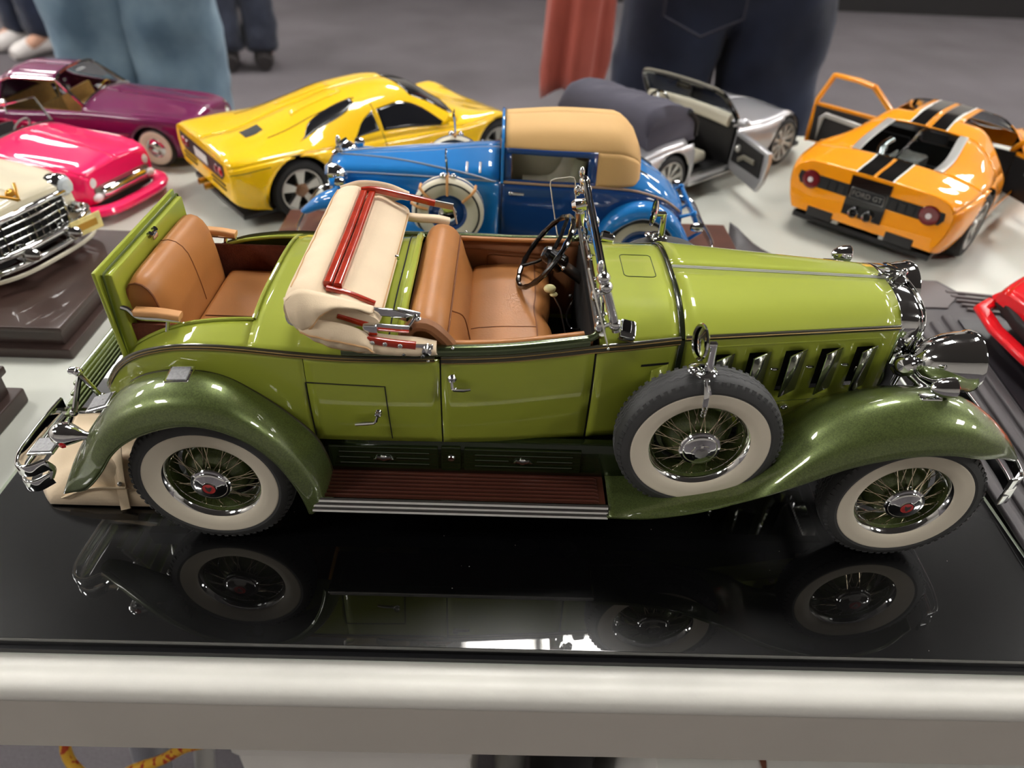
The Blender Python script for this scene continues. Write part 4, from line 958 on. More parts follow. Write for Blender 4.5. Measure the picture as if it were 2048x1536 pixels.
def classic(par, x, y, z, R, wd, s, ww='whitewall', cap='chrome', disc=None, rr=.6):
    ax = (0, s, 0); o = (x, y, z); h = wd/2
    b = B(); b.lathe([(R*rr, h*.7), (R*.7, h), (R*.88, h*.98), (R*.97, h*.7), (R, h*.3), (R, -h*.3), (R*.95, -h), (R*rr, -h)], o, ax, 40); w_ = b.build('wheel', 'rubber', par, ang=40)
    b = B(); b.lathe([(R*rr*.98, h*.72), (R*.7, h*1.03), (R*.84, h*1.02), (R*.86, h*.98)], o, ax, 40); b.build('whitewall', ww, w_)
    b = B(); b.lathe([(.01, h*.95), (R*.22, h*.9), (R*.3, h*.6), (R*.45, h*.5), (R*rr*.96, h*.75), (R*rr*1.02, h*.7)], o, ax, 32); b.build('wheel_disc', disc or cap, w_)
    b = B(); b.lathe([(.01, h*1.1), (R*.2, h*1.05), (R*.26, h*.85)], o, ax, 20); b.build('hub_cap', cap, w_)
    return w_
mat('groove_dark', (60, 44, 4), .7, var=.05)
mat('groove_orange', (140, 84, 4), .7, var=.05)
def car_root(name, label, x, y, deg, k, z=TBL):
    global S
    S = .01*k
    return thing(name, label, 'model car', (x*.01, y*.01, z), math.radians(deg))
def shell(L, x0, x1, v0, v1, nx, nv, arches=(), mm='yellow_paint', par=None, name='body_side', solid=.06, sides=(-1, 1)):
    out = []
    for s in sides:
        b = B(); b.grid(L.rows(x0, x1, v0, v1, nx, nv, s))
        for cx, cz, r in arches: arch(b, cx, cz, r)
        out.append(b.build(name, mm, par, ang=50, solid=solid, off=0))
    return out
def over(L, a, c, mm, par, name, side=(-1, 1), off=.04, n=16, m=8, solid=.03):
    for s in side:
        b = B(); b.grid(L.patch(a, c, n, m, off, s)); b.build(name, mm, par, ang=60, solid=solid, off=0)
def topstrip(L, x0, x1, y0, y1, mm, par, name, off=.05, n=18, m=5):
    b = B(); b.grid([[L.top(x, y, off) for y in np.linspace(y0, y1, m)] for x in np.linspace(x0, x1, n)]); return b.build(name, mm, par, ang=60)

# ------------------------------------------------------------------ yellow supercar
yc_ = car_root('supercar', 'bright yellow supercar with dark windows and silver wheels, tail towards us', -8.8, 35.3, 38.2, .94)
YL = Loft([(-6.1, [(5.6, 2.7), (6.1, 3.3), (6.5, 4.3), (6.4, 5.6), (5.6, 6.2), (3, 6.35), (0, 6.4)]),
           (-5.4, [(6.0, 2.0), (6.6, 3.0), (6.95, 4.3), (6.75, 5.7), (5.7, 6.35), (3, 6.5), (0, 6.55)]),
           (-3, [(6.6, 1.4), (7.2, 2.8), (7.5, 4.6), (7.15, 5.9), (5.6, 6.45), (3, 6.6), (0, 6.65)]),
           (0, [(7.0, 1.2), (7.4, 2.8), (7.6, 4.6), (7.2, 6.0), (5.3, 6.6), (2.8, 7.1), (0, 7.35)]),
           (4, [(6.9, 1.1), (7.2, 2.6), (7.3, 4.5), (6.9, 5.7), (4.9, 7.3), (2.4, 8.15), (0, 8.3)]),
           (8, [(6.8, 1.0), (7.1, 2.5), (7.2, 4.4), (6.8, 5.7), (4.6, 8.1), (2.4, 8.95), (0, 9.1)]),
           (12, [(6.8, 1.0), (7.1, 2.5), (7.2, 4.3), (6.8, 5.6), (4.5, 8.3), (2.4, 9.2), (0, 9.35)]),
           (15, [(6.8, 1), (7.1, 2.5), (7.2, 4.2), (6.9, 5.5), (5.0, 7.5), (2.5, 8.6), (0, 8.85)]),
           (18.5, [(6.9, 1), (7.2, 2.5), (7.3, 4.2), (7.0, 5.4), (5.5, 6.0), (2.6, 6.7), (0, 6.95)]),
           (22.6, [(6.8, 1), (7.2, 2.4), (7.35, 4.3), (6.9, 5.85), (5.2, 5.85), (2.6, 5.3), (0, 5.4)]),
           (26, [(6.2, 1), (6.7, 2.2), (6.8, 3.4), (6.3, 4.2), (4.6, 4.3), (2.3, 4.2), (0, 4.3)]),
           (29.3, [(4.0, 1.2), (4.3, 1.8), (4.2, 2.4), (3.9, 2.8), (2.8, 2.9), (1.4, 2.95), (0, 2.95)])])
shell(YL, -6.1, 29.3, 0, 3, 74, 16, ((0, 2.75, 3.15), (22.6, 2.65, 2.9)), 'yellow_paint', yc_, 'body_side')
shell(YL, -6.1, 29.3, 3, 6, 60, 14, (), 'yellow_paint', yc_, 'upper_body')
for x in (-6.1, 29.3): b = B(); YL.cap(b, x); b.build('end_panel', 'yellow_paint', yc_)
over(YL, [(1.0, 3.75), (3.0, 3.95), (6.5, 4.1), (7.6, 4.35)], [(1.6, 3.85), (2.6, 4.35), (4.6, 4.62), (7.7, 4.7)], 'dark_glass', yc_, 'engine_window')
over(YL, [(6.2, 3.22), (7.2, 3.25), (8.9, 3.28)], [(6.3, 3.26), (7.4, 3.6), (8.9, 3.85)], 'dark_glass', yc_, 'quarter_window')
over(YL, [(9.3, 3.25), (12, 3.22), (14.6, 3.2), (16.6, 3.22)], [(9.4, 3.86), (12, 3.92), (14.4, 3.8), (16.4, 3.28)], 'dark_glass', yc_, 'door_window')
over(YL, [(13.6, 4.3), (15.2, 4.2), (18.2, 4.1)], [(12.9, 6), (14.6, 6), (18.4, 6)], 'dark_glass', yc_, 'windscreen')
over(YL, [(2.0, 5.2), (4.5, 5.25), (7.5, 5.3)], [(2.2, 5.5), (4.5, 5.6), (7.5, 5.7)], 'yellow_paint', yc_, 'roof_rib', off=.06)
b = B(); b.grid([[YL.top(x, y, .05) for y in np.linspace(-2.6+.25*i/5, -.9, 5)] for i, x in enumerate(np.linspace(-2.7, -.9, 6))]); b.build('deck_grille', 'plate_black', yc_)
for s in (-1, 1):
    b = B(); b.tube([YL.pt(x, 4.62, .03, s) for x in np.linspace(-1.2, 8, 12)], .05, 5); b.build('panel_gap', 'groove_dark', yc_)
    b = B(); b.tube([YL.pt(9.1, v, .02, s) for v in np.linspace(.4, 4.1, 16)], .04, 5); b.tube([YL.pt(x, 2.62, .02, s) for x in np.linspace(-6, -2.6, 8)], .04, 5); b.build('door_gap', 'groove_dark', yc_)
    b = B(); b.sweep([(15.8, s*6.9, 6.0), (15.9, s*7.7, 6.6), (15.8, s*8.1, 6.9)], rrect(.5, .35, .12), up=(0, 0, 1)); b.ball((15.9, s*8.3, 7.0), (.45, .7, .42), 12, 8); b.build('wing_mirror', 'yellow_paint', yc_)
# tail: dark recess, lamps, plate, slots, twin pipes
b = B(); b.prism([(-6.14, y, z) for y, z in ((-5.5, 5.75), (5.5, 5.75), (5.6, 4.9), (4.6, 4.2), (-4.6, 4.2), (-5.6, 4.9))], (-.02, 0, 0)); t_ = b.build('tail_recess', 'black_plastic', yc_)
for s in (-1, 1):
    for k, (m_, dy) in enumerate((('red_lens', 4.75), ('amber_red', 3.75))):
        b = B(); b.lathe([(.01, .14), (.35, .1), (.45, 0)], (-6.17, s*dy, 4.98), (-1, 0, 0), 18); b.build('tail_light', m_, t_)
    for k in range(2):
        b = B(); b.box((-6.15, s*3.6, 3.85-.42*k), (.06, 3.2, .14)); b.build('vent_slot', 'black_matte', yc_)
    b = B(); b.lathe([(.3, 0), (.3, .8), (.22, .8), (.22, 0)], (-5.9, s*.75, 2.35), (-1, 0, 0), 14); b.build('exhaust_pipe', 'gold', yc_)
b = B(); b.box((-6.2, 0, 4.95), (.06, 3.2, .85), bev=.02); b.build('number_plate', 'plate_white', t_)
b = B(); b.box((11.6, 0, 1.0), (34, 12.4, .5), bev=.1); b.build('underbody', 'black_plastic', yc_)
well(yc_, 0, 2.75, 3.1, 7.3, 4.6); well(yc_, 22.6, 2.65, 2.95, 7.1, 4.6)
for s in (-1, 1):
    alloy(yc_, 0, s*6.3, 2.75, 2.75, 2.3, s, spokes=5, hub='mid_wood'); alloy(yc_, 22.6, s*6.3, 2.65, 2.65, 1.9, s, spokes=5, hub='mid_wood')

# ------------------------------------------------------------------ orange GT car with open doors
oc_ = car_root('gt_car', 'orange sports car with black centre stripes and both doors open', 47.1, 32.2, 46.4, .96)
OL = Loft([(-6.2, [(6.2, 2.0), (6.6, 3.0), (6.9, 4.3), (6.85, 5.5), (5.8, 6.4), (3, 6.6), (0, 6.65)]),
           (-5.2, [(6.7, 1.7), (7.2, 2.9), (7.5, 4.5), (7.2, 5.9), (5.7, 6.6), (3, 6.75), (0, 6.8)]),
           (-3, [(7.0, 1.5), (7.6, 3), (7.9, 4.8), (7.5, 6.2), (5.4, 6.8), (3, 6.95), (0, 7.0)]),
           (0, [(7.3, 1.3), (7.8, 3), (8.1, 4.9), (7.6, 6.4), (5.2, 7.1), (3.2, 7.5), (0, 7.6)]),
           (4, [(7.2, 1.2), (7.6, 2.8), (7.7, 4.6), (7.1, 6.1), (4.8, 8.1), (2.8, 8.55), (0, 8.65)]),
           (8, [(7.1, 1.1), (7.4, 2.6), (7.4, 4.4), (6.9, 5.8), (4.4, 8.8), (2.6, 9.25), (0, 9.35)]),
           (12, [(7.1, 1.1), (7.4, 2.6), (7.4, 4.4), (6.9, 5.7), (4.5, 8.7), (2.6, 9.15), (0, 9.25)]),
           (16, [(7.1, 1.1), (7.4, 2.5), (7.5, 4.3), (7.0, 5.6), (5.4, 7.0), (2.8, 7.8), (0, 8.0)]),
           (20, [(7.1, 1.1), (7.5, 2.5), (7.6, 4.4), (7.1, 5.6), (5.2, 5.95), (2.6, 6.0), (0, 6.1)]),
           (22.6, [(7.1, 1.1), (7.5, 2.5), (7.65, 4.6), (7.1, 6.1), (5.0, 5.9), (2.5, 5.2), (0, 5.2)]),
           (27, [(6.8, 1), (7.2, 2.2), (7.2, 3.6), (6.6, 4.6), (4.6, 4.5), (2.3, 4.3), (0, 4.3)]),
           (32, [(5, 1.2), (5.4, 1.8), (5.4, 2.5), (5, 3.0), (3.5, 3.1), (1.8, 3.1), (0, 3.1)])])
shell(OL, -6.2, 6.6, 0, 3, 40, 16, ((0, 2.95, 3.35),), 'orange_paint', oc_, 'rear_quarter')
shell(OL, 14.2, 32, 0, 3, 40, 16, ((22.6, 2.85, 3.05),), 'orange_paint', oc_, 'front_quarter')
shell(OL, 6.6, 14.2, 0, .9, 10, 5, (), 'orange_paint', oc_, 'sill')
shell(OL, -6.2, -1.9, 3, 6, 14, 14, (), 'orange_paint', oc_, 'tail_deck')
shell(OL, -1.9, 4.3, 3, 4.75, 12, 8, (), 'orange_paint', oc_, 'buttress'); shell(OL, 4.3, 6.6, 3, 6, 8, 14, (), 'orange_paint', oc_, 'roof_rear')
shell(OL, 6.6, 13.2, 5.15, 6, 12, 6, (), 'orange_paint', oc_, 'roof_spine')
shell(OL, 14.2, 18.9, 3, 4.1, 8, 6, (), 'orange_paint', oc_, 'scuttle'); shell(OL, 18.9, 32, 3, 6, 20, 12, (), 'orange_paint', oc_, 'bonnet')
over(OL, [(13.3, 4.2), (15.5, 4.15), (18.9, 4.1)], [(13.3, 6), (15.5, 6), (18.9, 6)], 'glass_tint', oc_, 'windscreen', off=.0)
over(OL, [(-1.9, 4.75), (1, 4.75), (4.3, 4.75)], [(-1.9, 6), (1, 6), (4.3, 6)], 'glass_tint', oc_, 'engine_cover_glass', off=-.02)
for s in (-1, 1):
    b = B(); b.sweep([OL.pt(x, 4.78, .06, s) for x in np.linspace(-1.9, 4.3, 10)], rrect(.75, .12, .04), up=(0, 0, 1)); b.build('glass_trim', 'alloy_silver', oc_)
for x in (-6.2, 32): b = B(); OL.cap(b, x); b.build('end_panel', 'orange_paint', oc_)
# engine seen through the glass
b = B(); b.box((1.2, 0, 5.4), (5.6, 7.2, .4)); b.box((1.5, 0, 4.0), (6.6, 9.2, .3)); b.build('engine_bay', 'plate_black', oc_)
b = B(); b.box((.9, -.2, 6.35), (2.8, 2.8, 1.3), bev=.3); b.build('supercharger', 'engine_metal', oc_)
b = B(); b.tube(cr([(.2, 2.0, 6.3), (1.4, 2.4, 6.9), (2.8, 2.2, 7.2)], 10), .4, 10); b.ball((1.2, 2.2, 6.8), .4, 10, 6); b.build('intake_pipe', 'chrome', oc_)
b = B(); b.box((.2, -1.8, 6.0), (1.6, .9, .7), bev=.15); b.build('coil_cover', 'black_plastic', oc_)
# stripes
for nm, x0, x1 in (('tail', -6.15, -1.95), ('roof', 4.4, 13.2), ('bonnet', 19, 31.5)):
    for s in (-1, 1):
        topstrip(OL, x0, x1, s*.22, s*1.55, 'black_gloss', oc_, 'black_stripe', n=12); topstrip(OL, x0, x1, s*1.55, s*1.72, 'plate_white', oc_, 'white_pinstripe', n=12, m=2)
# tail face
b = B(); b.prism([(-6.24, y, z) for y, z in ((-6.3, 5.5), (6.3, 5.5), (6.4, 4.9), (6.1, 4.4), (-6.1, 4.4), (-6.4, 4.9))], (-.03, 0, 0)); t_ = b.build('tail_grille', 'plate_black', oc_)
b = B(); b.prism([(-6.25, y, z) for y, z in ((-1.75, 6.4), (1.75, 6.4), (1.75, 2.9), (-1.75, 2.9))], (-.06, 0, 0)); b.build('tail_centre_panel', 'black_gloss', t_)
for s in (-1, 1):
    b = B(); b.lathe([(.01, .12), (.4, .16), (.75, .14), (.85, 0)], (-6.27, s*5.2, 4.95), (-1, 0, 0), 28); l_ = b.build('tail_light', 'amber_red', t_)
    b = B(); b.lathe([(.01, .22), (.22, .2), (.28, .1)], (-6.27, s*5.2, 4.95), (-1, 0, 0), 16); b.build('lamp_centre', 'lamp_white', l_)
    for k in range(3):
        b = B(); b.box((-6.3, s*(2.3+.75*k), 4.93), (.08, .5, .8), bev=.02); b.build('vent_grille', 'black_plastic', t_)
    b = B(); b.lathe([(.42, 0), (.46, .5), (.4, .62), (.3, .5), (.3, 0)], (-6.2, s*.62, 3.35), (-1, 0, 0), 20); b.build('exhaust_pipe', 'chrome', oc_)
    b = B(); b.box((-5.9, s*3.6, 2.1), (.8, 2.4, .9), bev=.1); b.build('diffuser_fin', 'black_plastic', oc_)
    b = B(); b.box((-5.2, s*2.2, 1.7), (1.2, .7, .5), bev=.12); b.build('suspension_arm', 'engine_metal', oc_)
b = B(); b.box((-6.33, 0, 4.95), (.08, 3.0, 1.0), bev=.03); p_ = b.build('rear_plate', 'plate_black', t_)
b = B(); b.tube([(-6.38, y, 4.95+z) for y, z in rrect(2.9, .9, .08)], .04, 4, closed=True); b.build('plate_border', 'steel', p_)
Rt = Matrix(((0, 0, -1), (-1, 0, 0), (0, 1, 0)))
tx = text('plate_lettering', 'FORD GT', .62, (-6.39, 0, 4.94), Rt, 'steel', oc_); tx.parent = p_
b = B(); b.box((12, 0, 1.1), (35, 12.6, .5), bev=.1); b.build('underbody', 'black_plastic', oc_)
b = B(); b.box((10.4, 0, 1.6), (7.6, 12.5, .6)); b.box((6.8, 0, 4.2), (.3, 12.4, 5)); b.box((14.5, 0, 3.6), (.3, 12.4, 4)); b.build('cabin_tub', 'black_plastic', oc_)
for s in (-1, 1):
    b = B(); b.sweep(cr([(10.9, s*3, 2.2), (9.0, s*3, 2.6), (8.0, s*3, 4.5), (7.4, s*3, 7.4)], 14), rrect(3.2, .9, .3), up=(1, 0, .4)); b.build('seat', 'black_plastic', oc_)
well(oc_, 0, 2.95, 3.3, 7.6, 4.8); well(oc_, 22.6, 2.85, 3.1, 7.3, 4.8)
for s in (-1, 1):
    alloy(oc_, 0, s*6.55, 2.95, 2.95, 2.6, s, spokes=6); alloy(oc_, 22.6, s*6.6, 2.85, 2.85, 2.0, s, spokes=6)
# doors swung open on their front hinge, carrying a slice of the roof
def gt_door(s, ang):
    H = Vector((14.0, s*7.0, 0)); M = Matrix.Rotation(math.radians(-s*ang), 3, 'Z')
    def P(u, z, d=0.):
        q = M @ Vector((-u, s*d, 0)); return (H.x+q.x, H.y+q.y, z)
    d = B(); sec = rrect(.55, .5, .15)
    d.sweep([P(7.3, 1.6), P(7.6, 4.4), P(7.3, 6.2), P(6.2, 9.0)], sec, up=(0, 0, 1)); d.sweep([P(6.2, 9.0), P(3.4, 9.05, -.5), P(1.6, 8.8, -.6)], rrect(.9, .4, .15), up=(0, 0, 1)); d.sweep([P(1.6, 8.8, -.6), P(-1.2, 6.2), P(-1.6, 5.6)], sec, up=(0, 1, 0))
    d.prism([P(7.4, 1.6, .3), P(7.6, 4.4, .35), P(7.3, 5.9, .25), P(-1.0, 5.7, .25), P(-.6, 1.8, .3)], tuple(M @ Vector((0, -s*.35, 0)))); r = d.build('door', 'orange_paint', oc_)
    d = B(); d.prism([P(7.0, 1.8, -.1), P(7.2, 5.6, -.1), P(-.7, 5.4, -.1), P(-.4, 1.9, -.1)], tuple(M @ Vector((0, -s*.25, 0)))); d.build('door_lining', 'black_plastic', r)
    d = B(); d.sweep([P(6.2, 1.9, -.5), P(6.2, 4.5, -.5), P(5.8, 4.9, -.5), P(1.5, 4.5, -.5)], rrect(.3, .55, .1), up=(0, 0, 1)); d.build('door_pull', 'alloy_silver', r)
gt_door(1, 88); gt_door(-1, 55)
mat('groove_red', (110, 4, 10), .6, var=.05)
mat('stand_light', (104, 98, 98), .5, var=.05)
# ------------------------------------------------------------------ silver roadster with dark folded hood, right door open
sc2 = car_root('silver_roadster', 'silver two-seat roadster with dark grey fabric roof bundle and open door', 23.6, 39.6, 41.0, .91)
SL = Loft([(-6.5, [(5.4, 2.0), (5.8, 2.8), (6.0, 3.8), (5.7, 4.8), (4.4, 5.4), (2.2, 5.6), (0, 5.65)]),
           (-4, [(6.4, 1.5), (6.9, 2.8), (7.1, 4.4), (6.7, 5.7), (5.0, 6.4), (2.5, 6.6), (0, 6.65)]),
           (0, [(6.7, 1.3), (7.2, 2.8), (7.4, 4.6), (6.9, 6.1), (5.2, 6.9), (2.6, 7.1), (0, 7.1)]),
           (4, [(6.6, 1.2), (7.0, 2.6), (7.1, 4.4), (6.7, 6.0), (5.6, 6.7), (2.8, 6.9), (0, 7.0)]),
           (11, [(6.6, 1.2), (6.9, 2.6), (7.0, 4.4), (6.6, 5.9), (5.4, 6.5), (2.7, 7.0), (0, 7.1)]),
           (16, [(6.6, 1.2), (7.0, 2.6), (7.2, 4.3), (6.7, 5.7), (5.2, 6.1), (2.6, 6.5), (0, 6.6)]),
           (20.9, [(6.6, 1.2), (7.1, 2.6), (7.3, 4.5), (6.7, 6.05), (4.8, 6.0), (2.4, 6.0), (0, 6.1)]),
           (25, [(5.8, 1.2), (6.2, 2.2), (6.2, 3.6), (5.6, 4.6), (4.0, 4.9), (2.0, 5.1), (0, 5.2)]),
           (28.4, [(3.6, 1.6), (3.9, 2.2), (3.9, 3.0), (3.4, 3.6), (2.4, 3.8), (1.2, 3.9), (0, 3.9)])])
shell(SL, -6.5, 3.6, 0, 3, 30, 14, ((0, 2.75, 3.1),), 'silver_paint', sc2, 'rear_quarter')
shell(SL, 11.2, 28.4, 0, 3, 40, 14, ((20.9, 2.75, 3.0),), 'silver_paint', sc2, 'front_wing')
shell(SL, 3.6, 11.2, 0, .8, 8, 4, (), 'silver_paint', sc2, 'sill'); shell(SL, 3.6, 11.2, .8, 3, 12, 10, (), 'silver_paint', sc2, 'far_door', sides=(1,))
shell(SL, -6.5, 2.6, 3, 6, 14, 12, (), 'silver_paint', sc2, 'boot_lid'); shell(SL, 11.6, 28.4, 3, 6, 24, 12, (), 'silver_paint', sc2, 'bonnet')
for x in (-6.5, 28.4): b = B(); SL.cap(b, x); b.build('end_panel', 'silver_paint', sc2)
b = B(); b.box((7.2, 0, 1.7), (9.4, 12.4, .5)); b.box((2.7, 0, 4), (.4, 12.4, 5)); b.box((11.5, 0, 3.8), (.3, 12.4, 5.4)); b.box((7.5, 0, 2.6), (7.5, 1.8, 1.6)); b.build('cabin_tub', 'black_plastic', sc2)
b = B(); b.sweep([(11.2, y, 6.9-.35*(y/6)**2) for y in np.linspace(-5.6, 5.6, 14)], rrect(1.0, 1.3, .35), up=(0, 0, 1)); b.build('dashboard', 'interior_cream', sc2)
for s in (-1, 1):
    b = B(); b.sweep(cr([(9.0, s*3, 2.9), (6.0, s*3, 3.1), (4.6, s*3, 4.6), (3.8, s*3, 7.4)], 14), rrect(3.6, 1.1, .4), up=(1, 0, .4)); b.build('seat', 'interior_cream', sc2)
    b = B(); b.box((10.2-.2, s*1.3, 4.2), (2.4, .5, 1.4), bev=.2); b.build('console_side', 'interior_grey', sc2)
    b = B(); b.lathe([(.01, .3), (.5, .25), (.7, 0)], (24.6, s*4.8, 4.6), (1, s*.5, .4), 20); b.build('headlight', 'lamp_white', sc2)
b = B(); C = np.array((9.3, 3.0, 6.4)); b.tube([C+1.5*np.array((.35*math.cos(t), math.sin(t), .94*math.cos(t))) for t in np.linspace(0, 2*PI, 25)[:-1]], .14, 6, closed=True)
for t in (0.3, 2.4, 4.5): b.tube([C, C+1.5*np.array((.35*math.cos(t), math.sin(t), .94*math.cos(t)))], .1, 6)
b.build('steering_wheel', 'black_gloss', sc2)
# windscreen frame with mirror
W0 = cr([(12.0, -6.3, 6.2), (10.6, -6.0, 8.0), (9.2, -5.2, 9.6), (8.9, -3.0, 9.95), (8.8, 0, 10.05), (8.9, 3.0, 9.95), (9.2, 5.2, 9.6), (10.6, 6.0, 8.0), (12.0, 6.3, 6.2)], 40)
b = B(); b.tube(W0, .3, 8); w_ = b.build('windscreen_frame', 'black_gloss', sc2)
b = B(); b.tube(W0[6:-6]+np.array((-.15, 0, .2)), .14, 6); b.build('frame_trim', 'interior_grey', w_)
b = B(); b.grid([[W0[20+int(t*19)]*k+np.array((12.0, W0[20+int(t*19)][1], 6.8))*(1-k) for k in (0, .5, 1)] for t in np.linspace(-1, .999, 20)]); b.build('windscreen_glass', 'glass_tint', w_)
b = B(); b.box((9.6, 0, 9.2), (.4, 1.8, .7), bev=.15); b.tube([(9.4, 0, 10), (9.6, 0, 9.3)], .12, 6); b.build('rear_view_mirror', 'black_gloss', w_)
# fabric roof bundle
rows = []
for y in np.linspace(-6.2, 6.2, 26):
    e = hump(y/6.35, 24)**.4; k = .12*math.sin(y*1.7)+.08*math.sin(y*4.1)
    sec = [(4.3, 6.2), (4.5, 7.9), (3.9, 9.1+k*.5), (2.6, 9.5+k), (-.6, 10.2+k), (-2.4, 9.9), (-3.3, 8.6+k), (-3.0, 6.5)]
    rows.append([(x, y, 6+(z-6)*e) for x, z in cr(sec, 20)])
b = B(); b.grid(rows); b.f.append(tuple(range(20))); n = len(b.v); b.f.append(tuple(range(n-20, n))[::-1]); st_ = b.build('folded_roof', 'soft_top', sc2, ang=70)
for s in (-1, 1):
    b = B(); b.sweep(cr([(4.4, s*6.1, 6.5), (4.1, s*6.1, 8.0), (2.9, s*6.05, 9.1)], 12), rrect(.5, .5, .1), up=(0, 0, 1)); b.build('roof_frame', 'black_matte', st_)
    b = B(); b.ball((4.6, s*3.2, 8.0), (.5, 1.3, .8), 12, 8); b.build('headrest', 'interior_cream', sc2)
# open near door
H = Vector((11.2, -6.7, 0)); M = Matrix.Rotation(math.radians(62), 3, 'Z')
def dp(u, z, d=0.):
    q = M @ Vector((-u, -d, 0)); return (H.x+q.x, H.y+q.y, z)
b = B(); pts = [dp(u, z, .25) for u, z in ((0, 1.7), (.2, 4.5), (.4, 6.0), (4, 6.1), (7.2, 6.0), (7.5, 5.0), (7.2, 2.9), (6.4, 1.6))]; b.prism(pts, tuple(M @ Vector((0, .55, 0)))); d_ = b.build('open_door', 'silver_paint', sc2, bev=.15)
b = B(); b.prism([dp(u, z, -.32) for u, z in ((.7, 2.9), (.9, 5.6), (6.6, 5.6), (6.7, 3.2))], tuple(M @ Vector((0, .12, 0)))); b.build('door_lining', 'black_plastic', d_)
b = B(); b.ball(dp(1.9, 4.6, -.5), .42, 12, 8); b.build('door_speaker', 'alloy_silver', d_)
b = B(); b.sweep([dp(2.4, 3.6, -.6), dp(3.4, 4.2, -.6), dp(5.6, 4.4, -.6)], rrect(.2, .5, .08), up=(0, 0, 1)); b.build('door_pull', 'interior_grey', d_)
b = B(); b.sweep([(3.8, -6.7, 1.5), (11, -6.7, 1.5)], rrect(.5, .35, .12), up=(0, 0, 1)); b.sweep([(3.8, -6.1, 1.95), (11, -6.1, 1.95)], rrect(.5, .2, .08), up=(0, 0, 1)); b.build('sill_plate', 'steel', sc2)
b = B(); b.tube([(10.6, -6.6, 6.4), (10.5, -7.3, 6.9)], .12, 6); b.ball((10.4, -7.8, 7.1), (.5, .8, .5), 12, 8); b.build('wing_mirror', 'silver_paint', sc2)
b = B(); b.box((11, 0, 1.1), (32, 11.8, .5), bev=.1); b.build('underbody', 'black_plastic', sc2)
well(sc2, 0, 2.75, 3.05, 6.9, 4.4); well(sc2, 20.9, 2.75, 3.05, 6.9, 4.4)
for s in (-1, 1):
    for x in (0, 20.9): alloy(sc2, x, s*6.2, 2.75, 2.75, 1.9, s, spokes=10, rr=.78)

# ------------------------------------------------------------------ red sports car on the right edge
rc2 = car_root('red_sports_car', 'glossy red sports car nose at the right edge on black stand', 76.3, 11.8, 188., 1., TBL+.0125)
RL = Loft([(-8, [(6.0, 2.0), (6.5, 3), (6.9, 4.4), (6.6, 5.8), (5, 6.4), (2.5, 6.6), (0, 6.6)]),
           (0, [(7.2, 1.3), (7.7, 2.8), (7.9, 4.6), (7.4, 6.0), (5.4, 6.6), (2.7, 6.9), (0, 7)]),
           (7, [(7.0, 1.1), (7.4, 2.5), (7.5, 4.3), (6.9, 5.6), (4.6, 8.6), (2.4, 9.1), (0, 9.2)]),
           (13, [(7.0, 1.1), (7.4, 2.5), (7.5, 4.3), (6.9, 5.6), (5.2, 7.4), (2.6, 8.0), (0, 8.2)]),
           (17, [(7.0, 1.1), (7.4, 2.5), (7.6, 4.3), (7.1, 5.6), (5.2, 6.1), (2.6, 6.2), (0, 6.3)]),
           (21, [(7.0, 1.1), (7.5, 2.4), (7.7, 4.4), (7.2, 6.0), (5.0, 5.9), (2.5, 5.3), (0, 5.2)]),
           (25, [(6.9, 1.1), (7.3, 2.1), (7.3, 3.4), (6.8, 4.4), (4.8, 4.6), (2.4, 4.4), (0, 4.3)]),
           (28, [(6.5, 2.1), (6.6, 2.5), (6.4, 3.0), (5.9, 3.5), (4.2, 3.7), (2.1, 3.7), (0, 3.7)]),
           (29.2, [(5.6, 2.3), (5.7, 2.6), (5.5, 2.9), (5.1, 3.1), (3.6, 3.2), (1.8, 3.25), (0, 3.25)])])
shell(RL, -8, 29.2, 0, 3, 70, 14, ((0, 2.8, 3.2), (21, 2.75, 3.0)), 'red_paint', rc2, 'body_side')
shell(RL, -8, 29.2, 3, 6, 60, 12, (), 'red_paint', rc2, 'upper_body')
for x in (-8, 29.2): b = B(); RL.cap(b, x); b.build('end_panel', 'red_paint', rc2)
over(RL, [(12.2, 4.2), (14, 4.15), (16.6, 4.1)], [(11.6, 6), (14, 6), (16.9, 6)], 'dark_glass', rc2, 'windscreen')
over(RL, [(3.5, 3.2), (7, 3.2), (13.2, 3.2)], [(4, 3.8), (7, 3.95), (12.4, 3.8)], 'dark_glass', rc2, 'door_window')
b = B(); b.sweep([(28.2, -6.7, 1.5), (29.6, -6.0, 1.45), (30.3, -3.5, 1.4), (30.6, 0, 1.4), (30.3, 3.5, 1.4), (29.6, 6.0, 1.45), (28.2, 6.7, 1.5), (25.5, 7.3, 1.6)], rrect(1.0, .5, .2), up=(0, 0, 1)); b.build('front_splitter', 'red_paint', rc2)
b = B(); b.sweep([(28.6, -5.9, 2.2), (29.5, -3.0, 2.15), (29.8, 0, 2.1), (29.5, 3.0, 2.15), (28.6, 5.9, 2.2)], rrect(.5, .8, .15), up=(0, 0, 1)); b.build('front_intake', 'black_matte', rc2)
for s in (-1, 1):
    over(RL, [(22.2, 3.25), (24, 3.3), (26.0, 3.4)], [(22.4, 3.75), (24, 3.9), (25.8, 3.8)], 'lamp_white', rc2, 'headlight', side=(s,))
    b = B(); b.sweep([(27.6, s*6.6, 1.6), (28.4, s*6.3, 2.4)], rrect(.4, 1.0, .15), up=(1, 0, 0)); b.build('intake_strut', 'red_paint', rc2)
b = B(); b.tube([RL.pt(x, 4.35, .02, -1) for x in np.linspace(17.5, 27, 14)], .05, 5); b.tube([RL.pt(x, 4.35, .02, 1) for x in np.linspace(17.5, 27, 14)], .05, 5); b.build('bonnet_gap', 'groove_red', rc2)
b = B(); b.box((11, 0, 1.1), (34, 12, .5), bev=.1); b.build('underbody', 'black_plastic', rc2)
